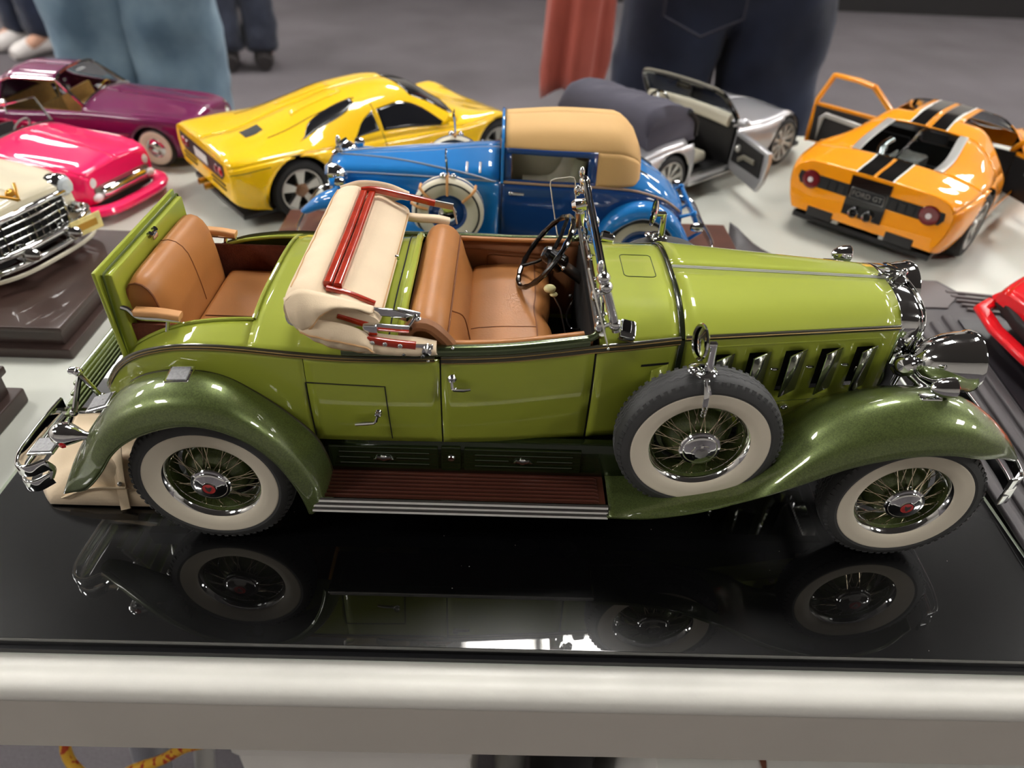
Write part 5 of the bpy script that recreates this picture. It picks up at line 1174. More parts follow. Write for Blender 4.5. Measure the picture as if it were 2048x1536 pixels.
well(rc2, 0, 2.8, 3.1, 7.3, 4.8); well(rc2, 21, 2.75, 3.05, 7.1, 4.8)
for s in (-1, 1):
    alloy(rc2, 0, s*6.5, 2.8, 2.8, 2.2, s); alloy(rc2, 21, s*6.5, 2.75, 2.75, 2.0, s)
# its ribbed black stand
S = .01
sd = thing('display_stand', 'black ribbed display stand under the red car', 'display stand', (0, 0, TBL))
b = B(); out = [(39.4, 16.6), (42.6, 20.6), (46.9, 20.6), (48.2, 18.2), (84, 17.4), (84, -8.4), (39.8, -8.4), (39.2, -3.5)]
b.prism([(x, y, .0) for x, y in out], (0, 0, 1.1)); b.build('stand_base', 'stand_plastic', sd, bev=.15)
b = B(); b.prism([(x, y, 1.1) for x, y in ((41.6, 18.8), (43.0, 20.2), (46.5, 20.2), (47.4, 18.2), (45.6, 16.2), (41.6, 16.2))], (0, 0, .12)); b.build('raised_corner', 'stand_light', sd, bev=.04)
b = B(); b.prism([(x, y, 1.1) for x, y in ((45.6, 14.6), (84, 14.6), (84, -7.6), (43.4, -7.6))], (0, 0, .14)); b.build('stand_pan', 'stand_dark', sd)
for k in range(5):
    q = B(); q.sweep([(44.9-1.25*k, 15.0-.9*k, 1.12), (42.9-1.0*k, -7.6, 1.12)], rrect(.6, .4, .12), up=(0, 0, 1)); q.build('stand_rib', 'stand_plastic', sd)
for k in range(5):
    q = B(); q.sweep([(46.6+.1*k, 18.6-.62*k, 1.2), (51.5, 17.9-.62*k, 1.2)], rrect(.3, .2, .08), up=(0, 0, 1)); q.build('grip_rib', 'stand_light', sd)
# dark curled mat lying behind the green car's hood
mt = thing('display_mat', 'dark grey mat with a curled-up pointed corner behind the green hood', 'mat', (0, 0, TBL))
rows = []
for i in range(16):
    u = i/15; r = []
    for j in range(10):
        v = j/9; x = 32.6+u*8.5; y = 29.6-u*10.5-v*(2.5+6*u); z = .15+1.1*math.exp(-(u/.16)**2)*(1-v)**2; r.append((x-.5*math.exp(-(u/.2)**2)*v, y, z))
    rows.append(r)
b = B(); b.grid(rows); b.build('mat_sheet', 'stand_plastic', mt, ang=180, solid=.25, off=1)
mat('gold_trim', (176, 130, 66), .5, .1, var=.12, vscale=300)
mat('plate_yellow', (232, 214, 140), .5, var=.15, vscale=150)
# ------------------------------------------------------------------ three fifties cars at the left (origin under the front axle)
S = .01
def fifties(root, paint, roof, hood_drop=0.):
    up = (lambda c: c)
    st = [(4.5, [(3.9, 1.7), (4.2, 2.3), (4.3, 3.3), (4.0, 4.3), (3.0, 4.7), (1.5, 4.8), (0, 4.85)]),
          (3.6, [(4.5, 1.4), (4.8, 2.4), (4.9, 3.6), (4.6, 4.8), (3.2, 5.05), (1.6, 5.25), (0, 5.35)]),
          (1.5, [(4.8, 1.1), (5.1, 2.4), (5.2, 3.9), (4.8, 5.15), (3.3, 5.2), (1.6, 5.5), (0, 5.65)]),
          (-3, [(5.0, 1.0), (5.2, 2.4), (5.3, 4.0), (4.9, 5.25), (3.6, 5.5), (1.8, 5.9), (0, 6.05)]),
          (-7.2, [(5.0, 1.0), (5.2, 2.4), (5.3, 4.0), (4.95, 5.3), (4.2, 5.75), (2.1, 6.2), (0, 6.35)])]
    if roof:
        st += [(-10, [(5.0, 1.0), (5.2, 2.4), (5.3, 4.0), (4.95, 5.3), (3.5, 7.9), (1.8, 8.45), (0, 8.55)]),
               (-15, [(5.0, 1.0), (5.2, 2.4), (5.3, 4.0), (4.95, 5.4), (3.4, 7.8), (1.8, 8.45), (0, 8.55)]),
               (-19, [(5.0, 1.0), (5.2, 2.4), (5.2, 4.0), (4.8, 5.2), (3.6, 5.9), (1.8, 6.4), (0, 6.5)])]
    else:
        st += [(-15.5, [(5.0, 1.0), (5.2, 2.4), (5.3, 4.0), (4.95, 5.3), (4.2, 5.7), (2.1, 5.9), (0, 6.0)])]
    st += [(-25, [(4.0, 1.6), (4.3, 2.4), (4.4, 3.4), (4.1, 4.3), (3.2, 4.6), (1.6, 4.7), (0, 4.7)])]
    st = st[::-1]; L = Loft(st)
    shell(L, -25, 4.5, 0, 3, 60, 12, ((0, 2.1, 2.25), (-17.5, 2.1, 2.25)), paint, root, 'body_side')
    shell(L, -7.2, 4.5, 3, 6, 24, 14, (), paint, root, 'bonnet')
    if roof:
        shell(L, -16.2, -10, 4, 6, 12, 10, (), paint, root, 'roof'); shell(L, -25, -16.2, 3, 6, 16, 12, (), paint, root, 'tail_deck')
        over(L, [(-16, 3.1), (-12, 3.08), (-8.6, 3.05)], [(-16, 3.9), (-12, 3.95), (-10, 3.95)], 'glass_tint', root, 'side_glass', off=-.03)
    else: shell(L, -25, -15.5, 3, 6, 16, 12, (), paint, root, 'tail_deck')
    b = B(); L.cap(b, 4.5); b.build('nose_panel', paint, root); b = B(); L.cap(b, -25); b.build('tail_panel', paint, root)
    b = B(); b.box((-10, 0, 1.1), (28, 8.4, .4)); b.box((-11.4, 0, 1.6), (8.6, 9.2, .4)); b.box((-7.2, 0, 3.2), (.2, 9.2, 4)); b.build('floor_pan', 'black_plastic', root)
    for x in (0, -17.5): well(root, x, 2.1, 2.15, 4.9, 3.2)
    return L
def cush(root, x, m_, z=2.6, w_=8.2, top=5.6):
    b = B(); b.sweep(cr([(x+2.6, 0, z), (x+.8, 0, z+.2), (x+.1, 0, z+1.0), (x-.5, 0, top)], 12), rrect(w_, .9, .35), up=(1, 0, .4)); return b.build('seat', m_, root)

# purple coupe
pu = car_root('purple_coupe', 'metallic purple fifties coupe with chrome windscreen at the back left', -20.7, 44.9, -6.6, .92)
L_ = fifties(pu, 'purple_paint', True)
cush(pu, -12, 'gold_trim', top=5.2); cush(pu, -16.5, 'gold_trim', top=5.4)
b = B(); b.sweep([(-7.6, y, 5.6) for y in np.linspace(-4, 4, 8)], rrect(.7, .7, .2), up=(0, 0, 1)); b.build('dashboard', 'gold_trim', pu)
b = B(); b.grid([[L_.pt(-7.2-2.8*t, 3.2+(v-3.2)*1, .0, s) for t in np.linspace(0, 1, 8)] for s, v in [(-1, q) for q in np.linspace(4.05, 6, 8)]+[(1, q) for q in np.linspace(6, 4.05, 8)]]); b.build('windscreen', 'glass_tint', pu)
fr_ = [L_.pt(-7.2, 3.9, .05, -1), L_.pt(-8.6, 3.95, .05, -1), L_.pt(-10, 4.0, .05, -1)]; tp = [L_.pt(-10, v, .06, -1) for v in np.linspace(4, 6, 8)]+[L_.pt(-10, v, .06, 1) for v in np.linspace(6, 4, 8)]
b = B(); b.tube(fr_+tp[1:]+[L_.pt(-8.6, 3.95, .05, 1), L_.pt(-7.2, 3.9, .05, 1)], .16, 6); b.tube([L_.pt(-7.15, v, .08, -1) for v in np.linspace(3.9, 6, 8)]+[L_.pt(-7.15, v, .08, 1) for v in np.linspace(6, 3.9, 8)], .18, 6); b.build('windscreen_frame', 'chrome', pu)
for s in (-1, 1):
    b = B(); b.tube([L_.pt(x, 3.98, .05, s) for x in np.linspace(-17, -10, 10)], .12, 6); b.build('gutter_trim', 'chrome', pu)
    b = B(); b.tube([L_.pt(x, 1.6, .05, s) for x in np.linspace(-24, -2.4, 20)], .08, 6); b.build('side_trim', 'chrome', pu)
    classic(pu, 0, s*4.55, 2.05, 2.05, 1.1, s, rr=.5); classic(pu, -17.5, s*4.55, 2.05, 2.05, 1.1, s, rr=.5)
    b = B(); b.lathe([(.01, .35), (.5, .3), (.75, .1), (.8, -.2)], (4.2, s*3.55, 4.1), (1, s*.05, .05), 24); b.build('headlight', 'chrome', pu)
    b = B(); b.ball((5.1, s*1.9, 2.2), (.6, .5, .5), 12, 8); b.build('bumper_bullet', 'chrome', pu)
b = B(); b.sweep(cr([(3.6, -4.9, 1.7), (4.8, -4.4, 1.75), (5.2, -2, 1.8), (5.3, 0, 1.8), (5.2, 2, 1.8), (4.8, 4.4, 1.75), (3.6, 4.9, 1.7)], 24), rrect(.3, .8, .12), up=(0, 0, 1)); b.build('front_bumper', 'chrome', pu)
b = B(); b.box((4.6, 0, 3.0), (.3, 5.4, .9), bev=.2); b.build('front_grille', 'chrome', pu)
b = B(); C = np.array((-8.7, 2.0, 5.7)); b.tube([C+.95*np.array((.5*math.cos(t), math.sin(t), .85*math.cos(t))) for t in np.linspace(0, 2*PI, 21)[:-1]], .09, 6, closed=True); b.tube([C, C+(1.0, 0, -.7)], .12, 6); b.build('steering_wheel', 'gold', pu)

# pink convertible
pk = car_root('pink_convertible', 'hot pink fifties convertible with chrome grille beside the cream car', -24.2, 32.6, -18., .85)
L_ = fifties(pk, 'pink_paint', False)
cush(pk, -12, 'black_plastic', top=5.6); cush(pk, -16, 'black_plastic', top=5.6)
b = B(); b.sweep([(-7.5, y, 5.6) for y in np.linspace(-4.2, 4.2, 8)], rrect(.8, .8, .2), up=(0, 0, 1)); b.build('dashboard', 'black_plastic', pk)
W0 = [(-7.3, -4.3, 5.8), (-8.4, -4.0, 8.3), (-8.6, 0, 8.5), (-8.4, 4.0, 8.3), (-7.3, 4.3, 5.8)]
b = B(); b.tube(W0, .14, 6); b.tube([(-7.3, -4.3, 5.85), (-6.9, -2, 6.2), (-6.8, 0, 6.35), (-6.9, 2, 6.2), (-7.3, 4.3, 5.85)], .2, 6); wf = b.build('windscreen_frame', 'chrome', pk)
b = B(); b.grid([[(-7.3+(-1.1)*t+.4*(1-(y/4.3)**2)*(1-t), y*(1-.06*t), 5.8+.5*(1-(y/4.3)**2)*(1-t)+2.55*t) for t in (0, 1)] for y in np.linspace(-4.3, 4.3, 10)]); b.build('windscreen_glass', 'glass_tint', wf)
b = B(); b.ball((-8.4, .2, 8.7), (.3, .5, .4), 10, 6); b.tube([(-8.4, .2, 8.5), (-8.2, .2, 7.8)], .08, 6); b.build('rear_view_mirror', 'chrome', wf)
b = B(); C = np.array((-9.0, 2.1, 5.8)); b.tube([C+1.0*np.array((.5*math.cos(t), math.sin(t), .85*math.cos(t))) for t in np.linspace(0, 2*PI, 21)[:-1]], .1, 6, closed=True); b.tube([C, C+(1.2, 0, -.8)], .14, 6); b.build('steering_wheel', 'plate_white', pk)
for s in (-1, 1):
    classic(pk, 0, s*4.55, 2.05, 2.05, 1.1, s, rr=.5); classic(pk, -17.5, s*4.55, 2.05, 2.05, 1.1, s, rr=.5)
    b = B(); b.lathe([(.01, .25), (.5, .2), (.66, 0), (.62, -.3)], (4.3, s*3.75, 3.75), (1, s*.08, .02), 24); b.build('headlight', 'lamp_white', pk)
    b = B(); b.ball((4.7, s*3.7, 2.3), (.35, .6, .45), 12, 8); b.build('grille_end', 'lamp_white', pk)
    b = B(); b.tube([L_.pt(x, 2.95, .03, s) for x in np.linspace(-24, 4, 20)], .05, 6); b.build('crease', 'pink_paint', pk)
b = B(); b.lathe([(.01, -3.1), (.45, -3.05), (.62, -2.6), (.62, 2.6), (.45, 3.05), (.01, 3.1)], (4.55, 0, 2.55), (0, 1, 0), 16); gb = b.build('grille_bar', 'chrome', pk)
b = B(); b.box((4.45, 0, 2.5), (.25, 7.6, 1.5), bev=.3, seg=3); b.build('grille_opening', 'interior_grey', pk)
b = B(); b.sweep(cr([(2.6, -5.3, 1.25), (4.4, -5.1, 1.2), (5.6, -3.6, 1.15), (5.9, 0, 1.1), (5.6, 3.6, 1.15), (4.4, 5.1, 1.2), (2.6, 5.3, 1.25)], 30), ring(10, .75, .55), up=(0, 0, 1)); b.build('front_bumper', 'pink_paint', pk)

# cream car on its plinth
PZ = TOP+.014
cm = car_root('cream_car', 'cream fifties car with heavy chrome front end on a dark wooden plinth', -23.9, 17.6, -17., .97, PZ)
L_ = fifties(cm, 'cream_paint', True)
cush(cm, -12, 'tan_trim')
over(L_, [(-9.6, 4.2), (-8.4, 4.2), (-7.3, 4.15)], [(-9.6, 6), (-8.4, 6), (-7.2, 6)], 'dark_glass', cm, 'windscreen')
b = B(); b.ball((1.0, 0, 5.95), (1.6, .18, .2), 14, 6); b.build('bonnet_mascot', 'chrome', cm)
b = B()
for s in (-1, 1): b.sweep([(4.45, 0, 4.95), (3.2, s*1.1, 5.5)], rrect(.2, .3, .05), up=(0, 0, 1))
b.ball((3.9, 0, 5.35), (.2, .4, .35), 10, 6); b.build('gold_crest', 'gold', cm)
for s in (-1, 1):
    classic(cm, 0, s*4.55, 2.05, 2.05, 1.1, s, rr=.5); classic(cm, -17.5, s*4.55, 2.05, 2.05, 1.1, s, rr=.5)
    b = B(); b.lathe([(.01, .5), (.55, .45), (.8, .2), (.86, -.3), (.8, -.9)], (4.2, s*3.9, 4.5), (1, s*.05, .02), 24); h = b.build('headlight', 'chrome', cm)
    b = B(); b.lathe([(.01, .62), (.5, .55), (.7, .3)], (4.2, s*3.9, 4.5), (1, s*.05, .02), 20); b.build('headlight_lens', 'lamp_lens', h)
    b = B(); b.lathe([(.01, .4), (.4, .35), (.5, 0), (.5, -.5)], (4.8, s*3.9, 2.9), (1, s*.05, .02), 18); b.build('fog_lamp', 'chrome', cm)
    b = B(); b.lathe([(.02, 1.3), (.3, 1.1), (.55, .5), (.65, -.2), (.6, -.6)], (5.6, s*1.9, 2.0), (1, 0, .05), 20); b.build('bumper_bullet', 'chrome', cm)
    b = B(); b.box((5.2, s*4.35, 1.9), (.6, .5, 1.6), bev=.2); b.build('bumper_guard', 'chrome', cm)
b = B(); b.sweep(cr([(4.1, -4.6, 4.0), (4.7, -3.0, 4.35), (5.0, 0, 4.5), (4.7, 3.0, 4.35), (4.1, 4.6, 4.0)], 24), rrect(.5, .4, .15), up=(0, 0, 1)); b.build('grille_surround', 'chrome', cm)
b = B(); b.box((4.55, 0, 3.1), (.3, 6.6, 2.2), bev=.1); gr = b.build('grille_back', 'black_matte', cm)
for k in range(4):
    q = B(); q.sweep(cr([(4.7, -3.3, 2.2+.55*k), (4.95, 0, 2.2+.55*k), (4.7, 3.3, 2.2+.55*k)], 10), rrect(.2, .14, .05), up=(0, 0, 1)); q.build('grille_bar', 'chrome', gr)
for k in range(11):
    q = B(); y = -3+.6*k; q.tube([(4.85, y, 2.0), (4.88, y, 4.1)], .07, 6); q.build('grille_upright', 'chrome', gr)
for dz in (0, .95):
    q = B(); q.sweep(cr([(2.8, -5.3, 1.5+dz*.8), (4.6, -5.1, 1.5+dz), (5.6, -3.6, 1.5+dz), (6.0, 0, 1.5+dz), (5.6, 3.6, 1.5+dz), (4.6, 5.1, 1.5+dz), (2.8, 5.3, 1.5+dz*.8)], 30), rrect(.35, .42, .14), up=(0, 0, 1)); q.build('front_bumper', 'chrome', cm)
b = B(); b.sweep(cr([(2.6, -5.35, 1.05), (4.6, -5.2, 1.0), (5.9, -3.6, 1.0), (6.3, 0, 1.0), (5.9, 3.6, 1.0), (4.6, 5.2, 1.0), (2.6, 5.35, 1.05)], 30), rrect(.12, .3, .05), up=(0, 0, 1)); b.build('bumper_apron', 'interior_cream', cm)
b = B(); b.box((6.35, 3.0, 2.15), (.1, 2.6, 1.25), Matrix.Rotation(-.12, 3, 'Z'), bev=.03); pl = b.build('number_plate', 'plate_yellow', cm)
b = B(); b.box((6.42, 3.0, 2.15), (.04, 1.7, .5), Matrix.Rotation(-.12, 3, 'Z')); b.build('plate_panel', 'gold', pl)

# plinths
S = .01
def plinth(name, label, x0, x1, y0, y1, h, m_='walnut', z=-.8):
    t = thing(name, label, 'plinth', (0, 0, TOP))
    def slab_(nm, a, z0, z1, bv):
        q = B(); q.box(((x0+x1)/2, (y0+y1)/2, (z0+z1)/2), (x1-x0-2*a, y1-y0-2*a, z1-z0), bev=bv); q.build(nm, m_, t)
    slab_('base_moulding', 0, z, z+h*.36, .14); slab_('riser', .55, z+h*.36, z+h*.82, .05); slab_('top_board', .3, z+h*.82, z+h, .1)
    return t
plinth('wooden_plinth', 'dark stepped wooden plinth under the cream car', -52, -14.5, 8.05, 22.4, 2.2)
plinth('wooden_plinth', 'dark wooden plinth corner at the left edge beside the black board', -46, -15.1, -9.5, 3.9, 2.8)
mat('pale_line', (150, 160, 176), .35, .2, .4, var=.04)
mat('tan_line', (170, 140, 116), .4, .1, .4, var=.04)
mat('cover_cream', (224, 216, 194), .6, var=.03)
mat('strap_tan', (206, 150, 92), .6, var=.05)
# ------------------------------------------------------------------ blue coupe with tan roof on a brown plinth (nose towards -x)
S = .01
plinth('wooden_plinth', 'brown wooden plinth under the blue coupe', -5.0, 31.3, 15.0, 26.4, 2.6, 'brown_wood')
bc = thing('blue_coupe', 'blue vintage coupe with tan fabric roof and two side-mounted spare wheels', 'model car', (.0893, .2075, TOP+.018), PI)
HL = Loft([(-16.4, [(2.2, 2.2), (2.4, 2.8), (2.5, 3.4), (2.2, 4.2), (1.6, 4.6), (.8, 4.75), (0, 4.8)]),
           (-14.8, [(2.9, 2.1), (3.1, 3.2), (3.1, 4.4), (2.8, 5.4), (2.0, 5.9), (1.0, 6.1), (0, 6.2)]),
           (-12, [(3.2, 2.1), (3.4, 3.4), (3.5, 4.9), (3.2, 6.2), (2.3, 7.0), (1.2, 7.3), (0, 7.4)]),
           (-8, [(3.4, 2.1), (3.6, 3.4), (3.7, 5), (3.5, 6.45), (3.0, 6.8), (1.5, 7.0), (0, 7.0)]),
           (-3.4, [(3.1, 2.1), (3.3, 3.4), (3.4, 5), (3.2, 6.45), (2.75, 7.1), (1.4, 7.6), (0, 7.75)]),
           (2, [(2.2, 2.4), (2.4, 3.6), (2.5, 5), (2.45, 6.35), (2.05, 6.85), (1.0, 7.15), (0, 7.25)]),
           (8.2, [(1.6, 3.0), (1.7, 4.0), (1.8, 5.2), (1.78, 6.2), (1.5, 6.55), (.8, 6.72), (0, 6.78)])])
shell(HL, -16.4, -3.4, 0, 3, 24, 10, (), 'blue_dark', bc, 'body_side'); shell(HL, -3.4, 8.2, 0, 3, 16, 10, (), 'blue_paint', bc, 'bonnet_side')
shell(HL, -3.4, 8.2, 3, 6, 16, 12, (), 'blue_paint', bc, 'bonnet_top'); shell(HL, -16.4, -11.6, 3, 6, 14, 12, (), 'blue_paint', bc, 'tail_deck')
b = B(); HL.cap(b, -16.4); b.build('tail_panel', 'blue_paint', bc)
for s in (-1, 1):
    b = B(); b.tube([HL.pt(x, 3.0+(x-8.2)*.0, .04, s)+np.array((0, 0, -.0)) for x in np.linspace(-3.2, 8.1, 12)], .06, 6); b.build('bonnet_moulding', 'pale_line', bc)
    b = B(); b.tube([HL.pt(-3+11*t, 3.0+2.8*t, .05, s) for t in np.linspace(0, 1, 14)], .07, 6); b.build('bonnet_spear', 'pale_line', bc)
    b = B(); b.tube([HL.pt(x, 3.0, .04, s) for x in np.linspace(-16.2, -3.6, 20)], .09, 6); b.build('belt_moulding', 'tan_line' , bc)
    b = B(); b.tube([HL.pt(-3.6, v, .02, s) for v in np.linspace(.2, 3, 10)], .04, 5); b.tube([HL.pt(-9.6, v, .02, s) for v in np.linspace(.2, 3, 10)], .04, 5); b.build('door_gap', 'black_matte', bc)
    b = B(); p = HL.pt(-4.2, 2.5, .1, s); b.tube([p, p+np.array((-.9, 0, -.05))], .1, 8); b.ball(p, .16, 8, 6); b.build('door_handle', 'chrome', bc)
    b = B(); b.tube([HL.pt(-11.9, v, .03, s) for v in np.linspace(6, 4.6, 8)]+[HL.pt(-11.9-2.6*t, 4.6-.25*t, .03, s) for t in np.linspace(0.1, 1, 8)], .09, 6); b.build('deck_seam', 'belt_paint', bc)
    for k in range(2):
        b = B(); b.tube([HL.pt(-1.2-.9*k, v, .04, s) for v in np.linspace(3.6, 4.4, 6)], .09, 6); b.build('bonnet_louvre', 'lamp_white', bc)
KL = Loft([(-13.0, [(2.5, 6.3), (2.35, 6.8), (2.1, 7.4), (1.8, 7.8), (1.3, 8.1), (.6, 8.3), (0, 8.35)]),
           (-12.5, [(3.0, 6.4), (2.95, 7.0), (2.75, 7.9), (2.4, 8.5), (1.8, 9.0), (.9, 9.25), (0, 9.3)]),
           (-11.2, [(3.35, 6.4), (3.35, 7.2), (3.25, 8.3), (2.95, 9.1), (2.3, 9.75), (1.1, 10.1), (0, 10.2)]),
           (-8, [(3.45, 6.4), (3.45, 7.2), (3.35, 8.4), (3.05, 9.1), (2.4, 9.8), (1.2, 10.15), (0, 10.25)]),
           (-3.6, [(3.2, 6.4), (3.15, 7.2), (3.0, 8.4), (2.75, 9.0), (2.2, 9.55), (1.1, 9.85), (0, 9.95)])])
shell(KL, -13.0, -3.75, 2.35, 6, 22, 14, (), 'tan_roof', bc, 'fabric_roof'); shell(KL, -13.0, -9.9, 0, 2.35, 12, 8, (), 'tan_roof', bc, 'roof_quarter')
b = B(); KL.cap(b, -13.0); b.build('roof_back', 'tan_roof', bc)
for s in (-1, 1):
    b = B(); b.grid(KL.rows(-9.9, -3.6, 0, .35, 10, 4, s)); b.grid(KL.rows(-9.9, -3.6, 1.95, 2.4, 10, 4, s)); b.grid(KL.rows(-9.9, -9.3, .35, 1.95, 3, 5, s)); b.grid(KL.rows(-4.2, -3.6, .35, 1.95, 3, 5, s)); b.build('window_frame', 'blue_dark', bc, solid=.08)
    b = B(); b.grid(KL.rows(-9.3, -4.2, .35, 1.95, 6, 5, s, -.05)); b.build('side_glass', 'glass_tint', bc)
    b = B(); b.sweep([KL.pt(-3.6, v, .02, s) for v in np.linspace(0, 6, 14)], rrect(.3, .2, .06), up=(1, 0, 0)); b.build('windscreen_pillar', 'blue_paint', bc)
b = B(); b.grid([[KL.pt(-3.65, v, -.1, -1) for v in np.linspace(.3, 6, 10)], [(-3.5, -y, 6.9) for y in np.linspace(3.0, 0, 10)]]); b.grid([[KL.pt(-3.65, v, -.1, 1) for v in np.linspace(.3, 6, 10)], [(-3.5, y, 6.9) for y in np.linspace(3.0, 0, 10)]]); b.build('windscreen', 'glass_tint', bc)
b = B(); b.sweep(cr([(-5.2, 0, 4.4), (-7.4, 0, 4.6), (-8.3, 0, 5.6), (-8.9, 0, 8.0)], 12), rrect(5.8, 1.0, .4), up=(1, 0, .4)); b.build('bench_seat', 'interior_cream', bc)
b = B(); b.box((-6.8, 0, 2.6), (6.4, 6.0, .4)); b.build('cabin_floor', 'interior_grey', bc)
for s in (-1, 1): b = B(); b.box((-6.6, s*2.95, 4.7), (5.6, .15, 3.6)); b.build('door_card', 'interior_cream', bc)
b = B(); b.sweep([(-3.9, y, 6.6) for y in (-2.6, 2.6)], rrect(.8, .9, .2), up=(0, 0, 1)); b.build('dashboard', 'tan_trim', bc)
RFb = [((-17.2, -3.4, 1.9), (-17.3, -4.1, 1.9), (-16.9, -4.6, 1.7)), ((-16.5, -3.2, 3.3), (-16.5, -4.2, 3.4), (-16.0, -4.9, 2.9)), ((-15.3, -3.1, 4.8), (-15.2, -4.2, 5.0), (-14.9, -4.95, 4.3)), ((-13.3, -3.3, 5.5), (-13.2, -4.2, 5.75), (-13.2, -4.95, 5.0)),
       ((-11.4, -3.4, 4.9), (-11.3, -4.2, 5.0), (-11.5, -4.95, 4.2)), ((-10.2, -3.4, 3.2), (-10.1, -4.2, 3.2), (-10.4, -4.95, 2.8)), ((-9.8, -3.4, 1.5), (-9.7, -4.2, 1.5), (-9.9, -4.95, 1.4))]
FFb = [((-3.0, -3.0, 1.5), (-3.0, -4.1, 1.5), (-3.0, -5.0, 1.45)), ((-.5, -2.8, 2.0), (-.5, -4.1, 2.1), (-.5, -5.0, 1.8)), ((2.4, -2.5, 3.4), (2.4, -4.0, 3.8), (2.3, -5.0, 3.0)), ((4.8, -2.2, 4.8), (4.9, -3.9, 5.4), (4.6, -4.95, 4.4)),
       ((6.8, -2.1, 5.2), (6.8, -3.9, 5.9), (6.6, -4.9, 5.0)), ((8.6, -2.4, 4.8), (8.6, -3.9, 5.4), (8.4, -4.7, 4.8)), ((9.9, -3.2, 3.9), (10.0, -3.9, 4.3), (9.7, -4.4, 4.2))]
for rows, nm in ((fender_rows(RFb, 40, 11), 'rear_fender'), (fender_rows(FFb, 44, 11), 'front_fender')):
    for sg in (1, -1):
        b = B(); b.grid(rows); o = fl(b, sg).build(nm, 'blue_paint', bc, ang=70, solid=.06)
        q = B(); q.tube([r[-1] for r in rows], .05, 6); fl(q, sg).build('fender_bead', 'pale_line', o)
for s in (-1, 1):
    for x in (6.7, -13.3): classic(bc, x, s*4.05, 2.38, 2.38, 1.0, s, 'interior_cream', 'chrome', 'blue_dark')
    w_ = classic(bc, 0, s*4.0, 4.55, 2.4, 1.0, s, 'interior_cream', 'chrome', 'blue_dark', rr=.55); w_.name = 'spare_wheel'
    q = B(); q.lathe([(2.2, .52), (2.36, .42), (2.44, .2), (2.44, -.3), (2.3, -.5)], (0, s*4.0, 4.55), (0, s, 0), 44); q.build('tyre_cover', 'cover_cream', w_)
    q = B(); q.lathe([(2.46, .16), (2.47, .06), (2.46, -.04)], (0, s*4.0, 4.55), (0, s, 0), 44); q.build('cover_stripe', 'blue_dark', w_)
    for a in (1.57, .75, .25, 2.4):
        q = B(); q.tube([(2.5*math.cos(a), s*3.6, 4.55+2.5*math.sin(a)), (2.5*math.cos(a), s*4.3, 4.55+2.5*math.sin(a)), (2.1*math.cos(a), s*4.6, 4.55+2.1*math.sin(a)), (1.35*math.cos(a), s*4.6, 4.55+1.35*math.sin(a))], .1, 6); q.build('cover_strap', 'strap_tan', w_)
    q = B(); q.tube([(0, s*4.1, 6.9), (.05, s*4.1, 8.3)], .08, 6); q.lathe([(.01, .1), (.4, .08), (.45, 0), (.01, -.1)], (.1, s*4.1, 8.45), (-1, 0, 0), 18); q.ball((-.4, s*4.1, 7.05), .22, 8, 6); q.ball((.3, s*4.1, 7.05), .25, 8, 6); q.build('side_mirror', 'chrome', bc)
    q = B(); q.lathe([(.02, -.7), (.4, -.5), (.7, 0), (.78, .4), (.7, .5), (.01, .55)], (7.7, s*2.3, 6.2), (1, 0, 0), 24); q.tube([(7.6, s*2.3, 5.6), (7.4, s*2.2, 4.2)], .15, 8); q.build('headlight', 'chrome', bc)
    q = B(); q.lathe([(.02, -.4), (.25, -.3), (.36, 0), (.3, .3), (.01, .34)], (7.2, s*3.9, 6.25), (1, 0, 0), 18); q.build('parking_lamp', 'chrome', bc)
    q = B(); q.box((-6.4, s*4.3, 1.35), (6.8, 1.5, .2), bev=.05); q.build('running_board', 'brown_rubber', bc)
    q = B(); q.tube([(-16.2, s*2.4, 4.0), (-17.2, s*2.4, 4.3), (-17.9, s*2.4, 2.9), (-17.0, s*2.4, 2.2)], .14, 8); q.ball((-17.2, s*2.4, 4.3), .25, 8, 6); q.build('rack_side', 'blue_paint', bc)
    q = B(); q.lathe([(.01, .5), (.3, .4), (.36, 0), (.2, -.4)], (-17.2, s*3.8, 3.9), (-1, 0, 0), 16); q.build('tail_lamp', 'chrome', bc)
for k in range(4):
    q = B(); q.tube([(-17.25-.2*k, -2.5, 4.25-.42*k), (-17.25-.2*k, 2.5, 4.25-.42*k)], .13, 8); q.build('rack_bar', 'blue_paint', bc)
q = B(); q.sweep(cr([(-17.2, -4.8, 2.4), (-18.4, -4.2, 2.4), (-18.6, 0, 2.4), (-18.4, 4.2, 2.4), (-17.2, 4.8, 2.4)], 20), rrect(.2, .6, .08), up=(0, 0, 1)); q.build('rear_bumper', 'chrome', bc)
q = B(); q.sweep(cr([(9.4, -4.6, 2.4), (10.4, -4.0, 2.4), (10.7, 0, 2.4), (10.4, 4.0, 2.4), (9.4, 4.6, 2.4)], 20), rrect(.2, .6, .08), up=(0, 0, 1)); q.build('front_bumper', 'chrome', bc)
q = B(); q.box((8.3, 0, 4.9), (.4, 3.5, 3.6), bev=.3, seg=3); rs_ = q.build('radiator_shell', 'chrome', bc)
q = B(); q.box((8.5, 0, 4.8), (.1, 2.8, 2.9), bev=.1); q.build('radiator_core', 'black_matte', rs_)
q = B(); q.lathe([(.4, 0), (.4, .2), (.2, .3), (.15, .5)], (8.0, 0, 6.75), (0, 0, 1), 16); q.ball((7.9, 0, 7.6), (.2, .15, .5), 10, 6); q.tube([(7.9, 0, 7.4), (7.3, 0, 7.9)], [.18, .08], 6); q.build('radiator_mascot', 'chrome', bc)
q = B(); q.box((-4, 0, 1.9), (24, 4.6, .6)); q.build('chassis', 'black_matte', bc)
for x in (6.7, -13.3): q = B(); q.tube([(x, -4, 2.38), (x, 4, 2.38)], .25, 8); q.build('axle', 'black_matte', bc)
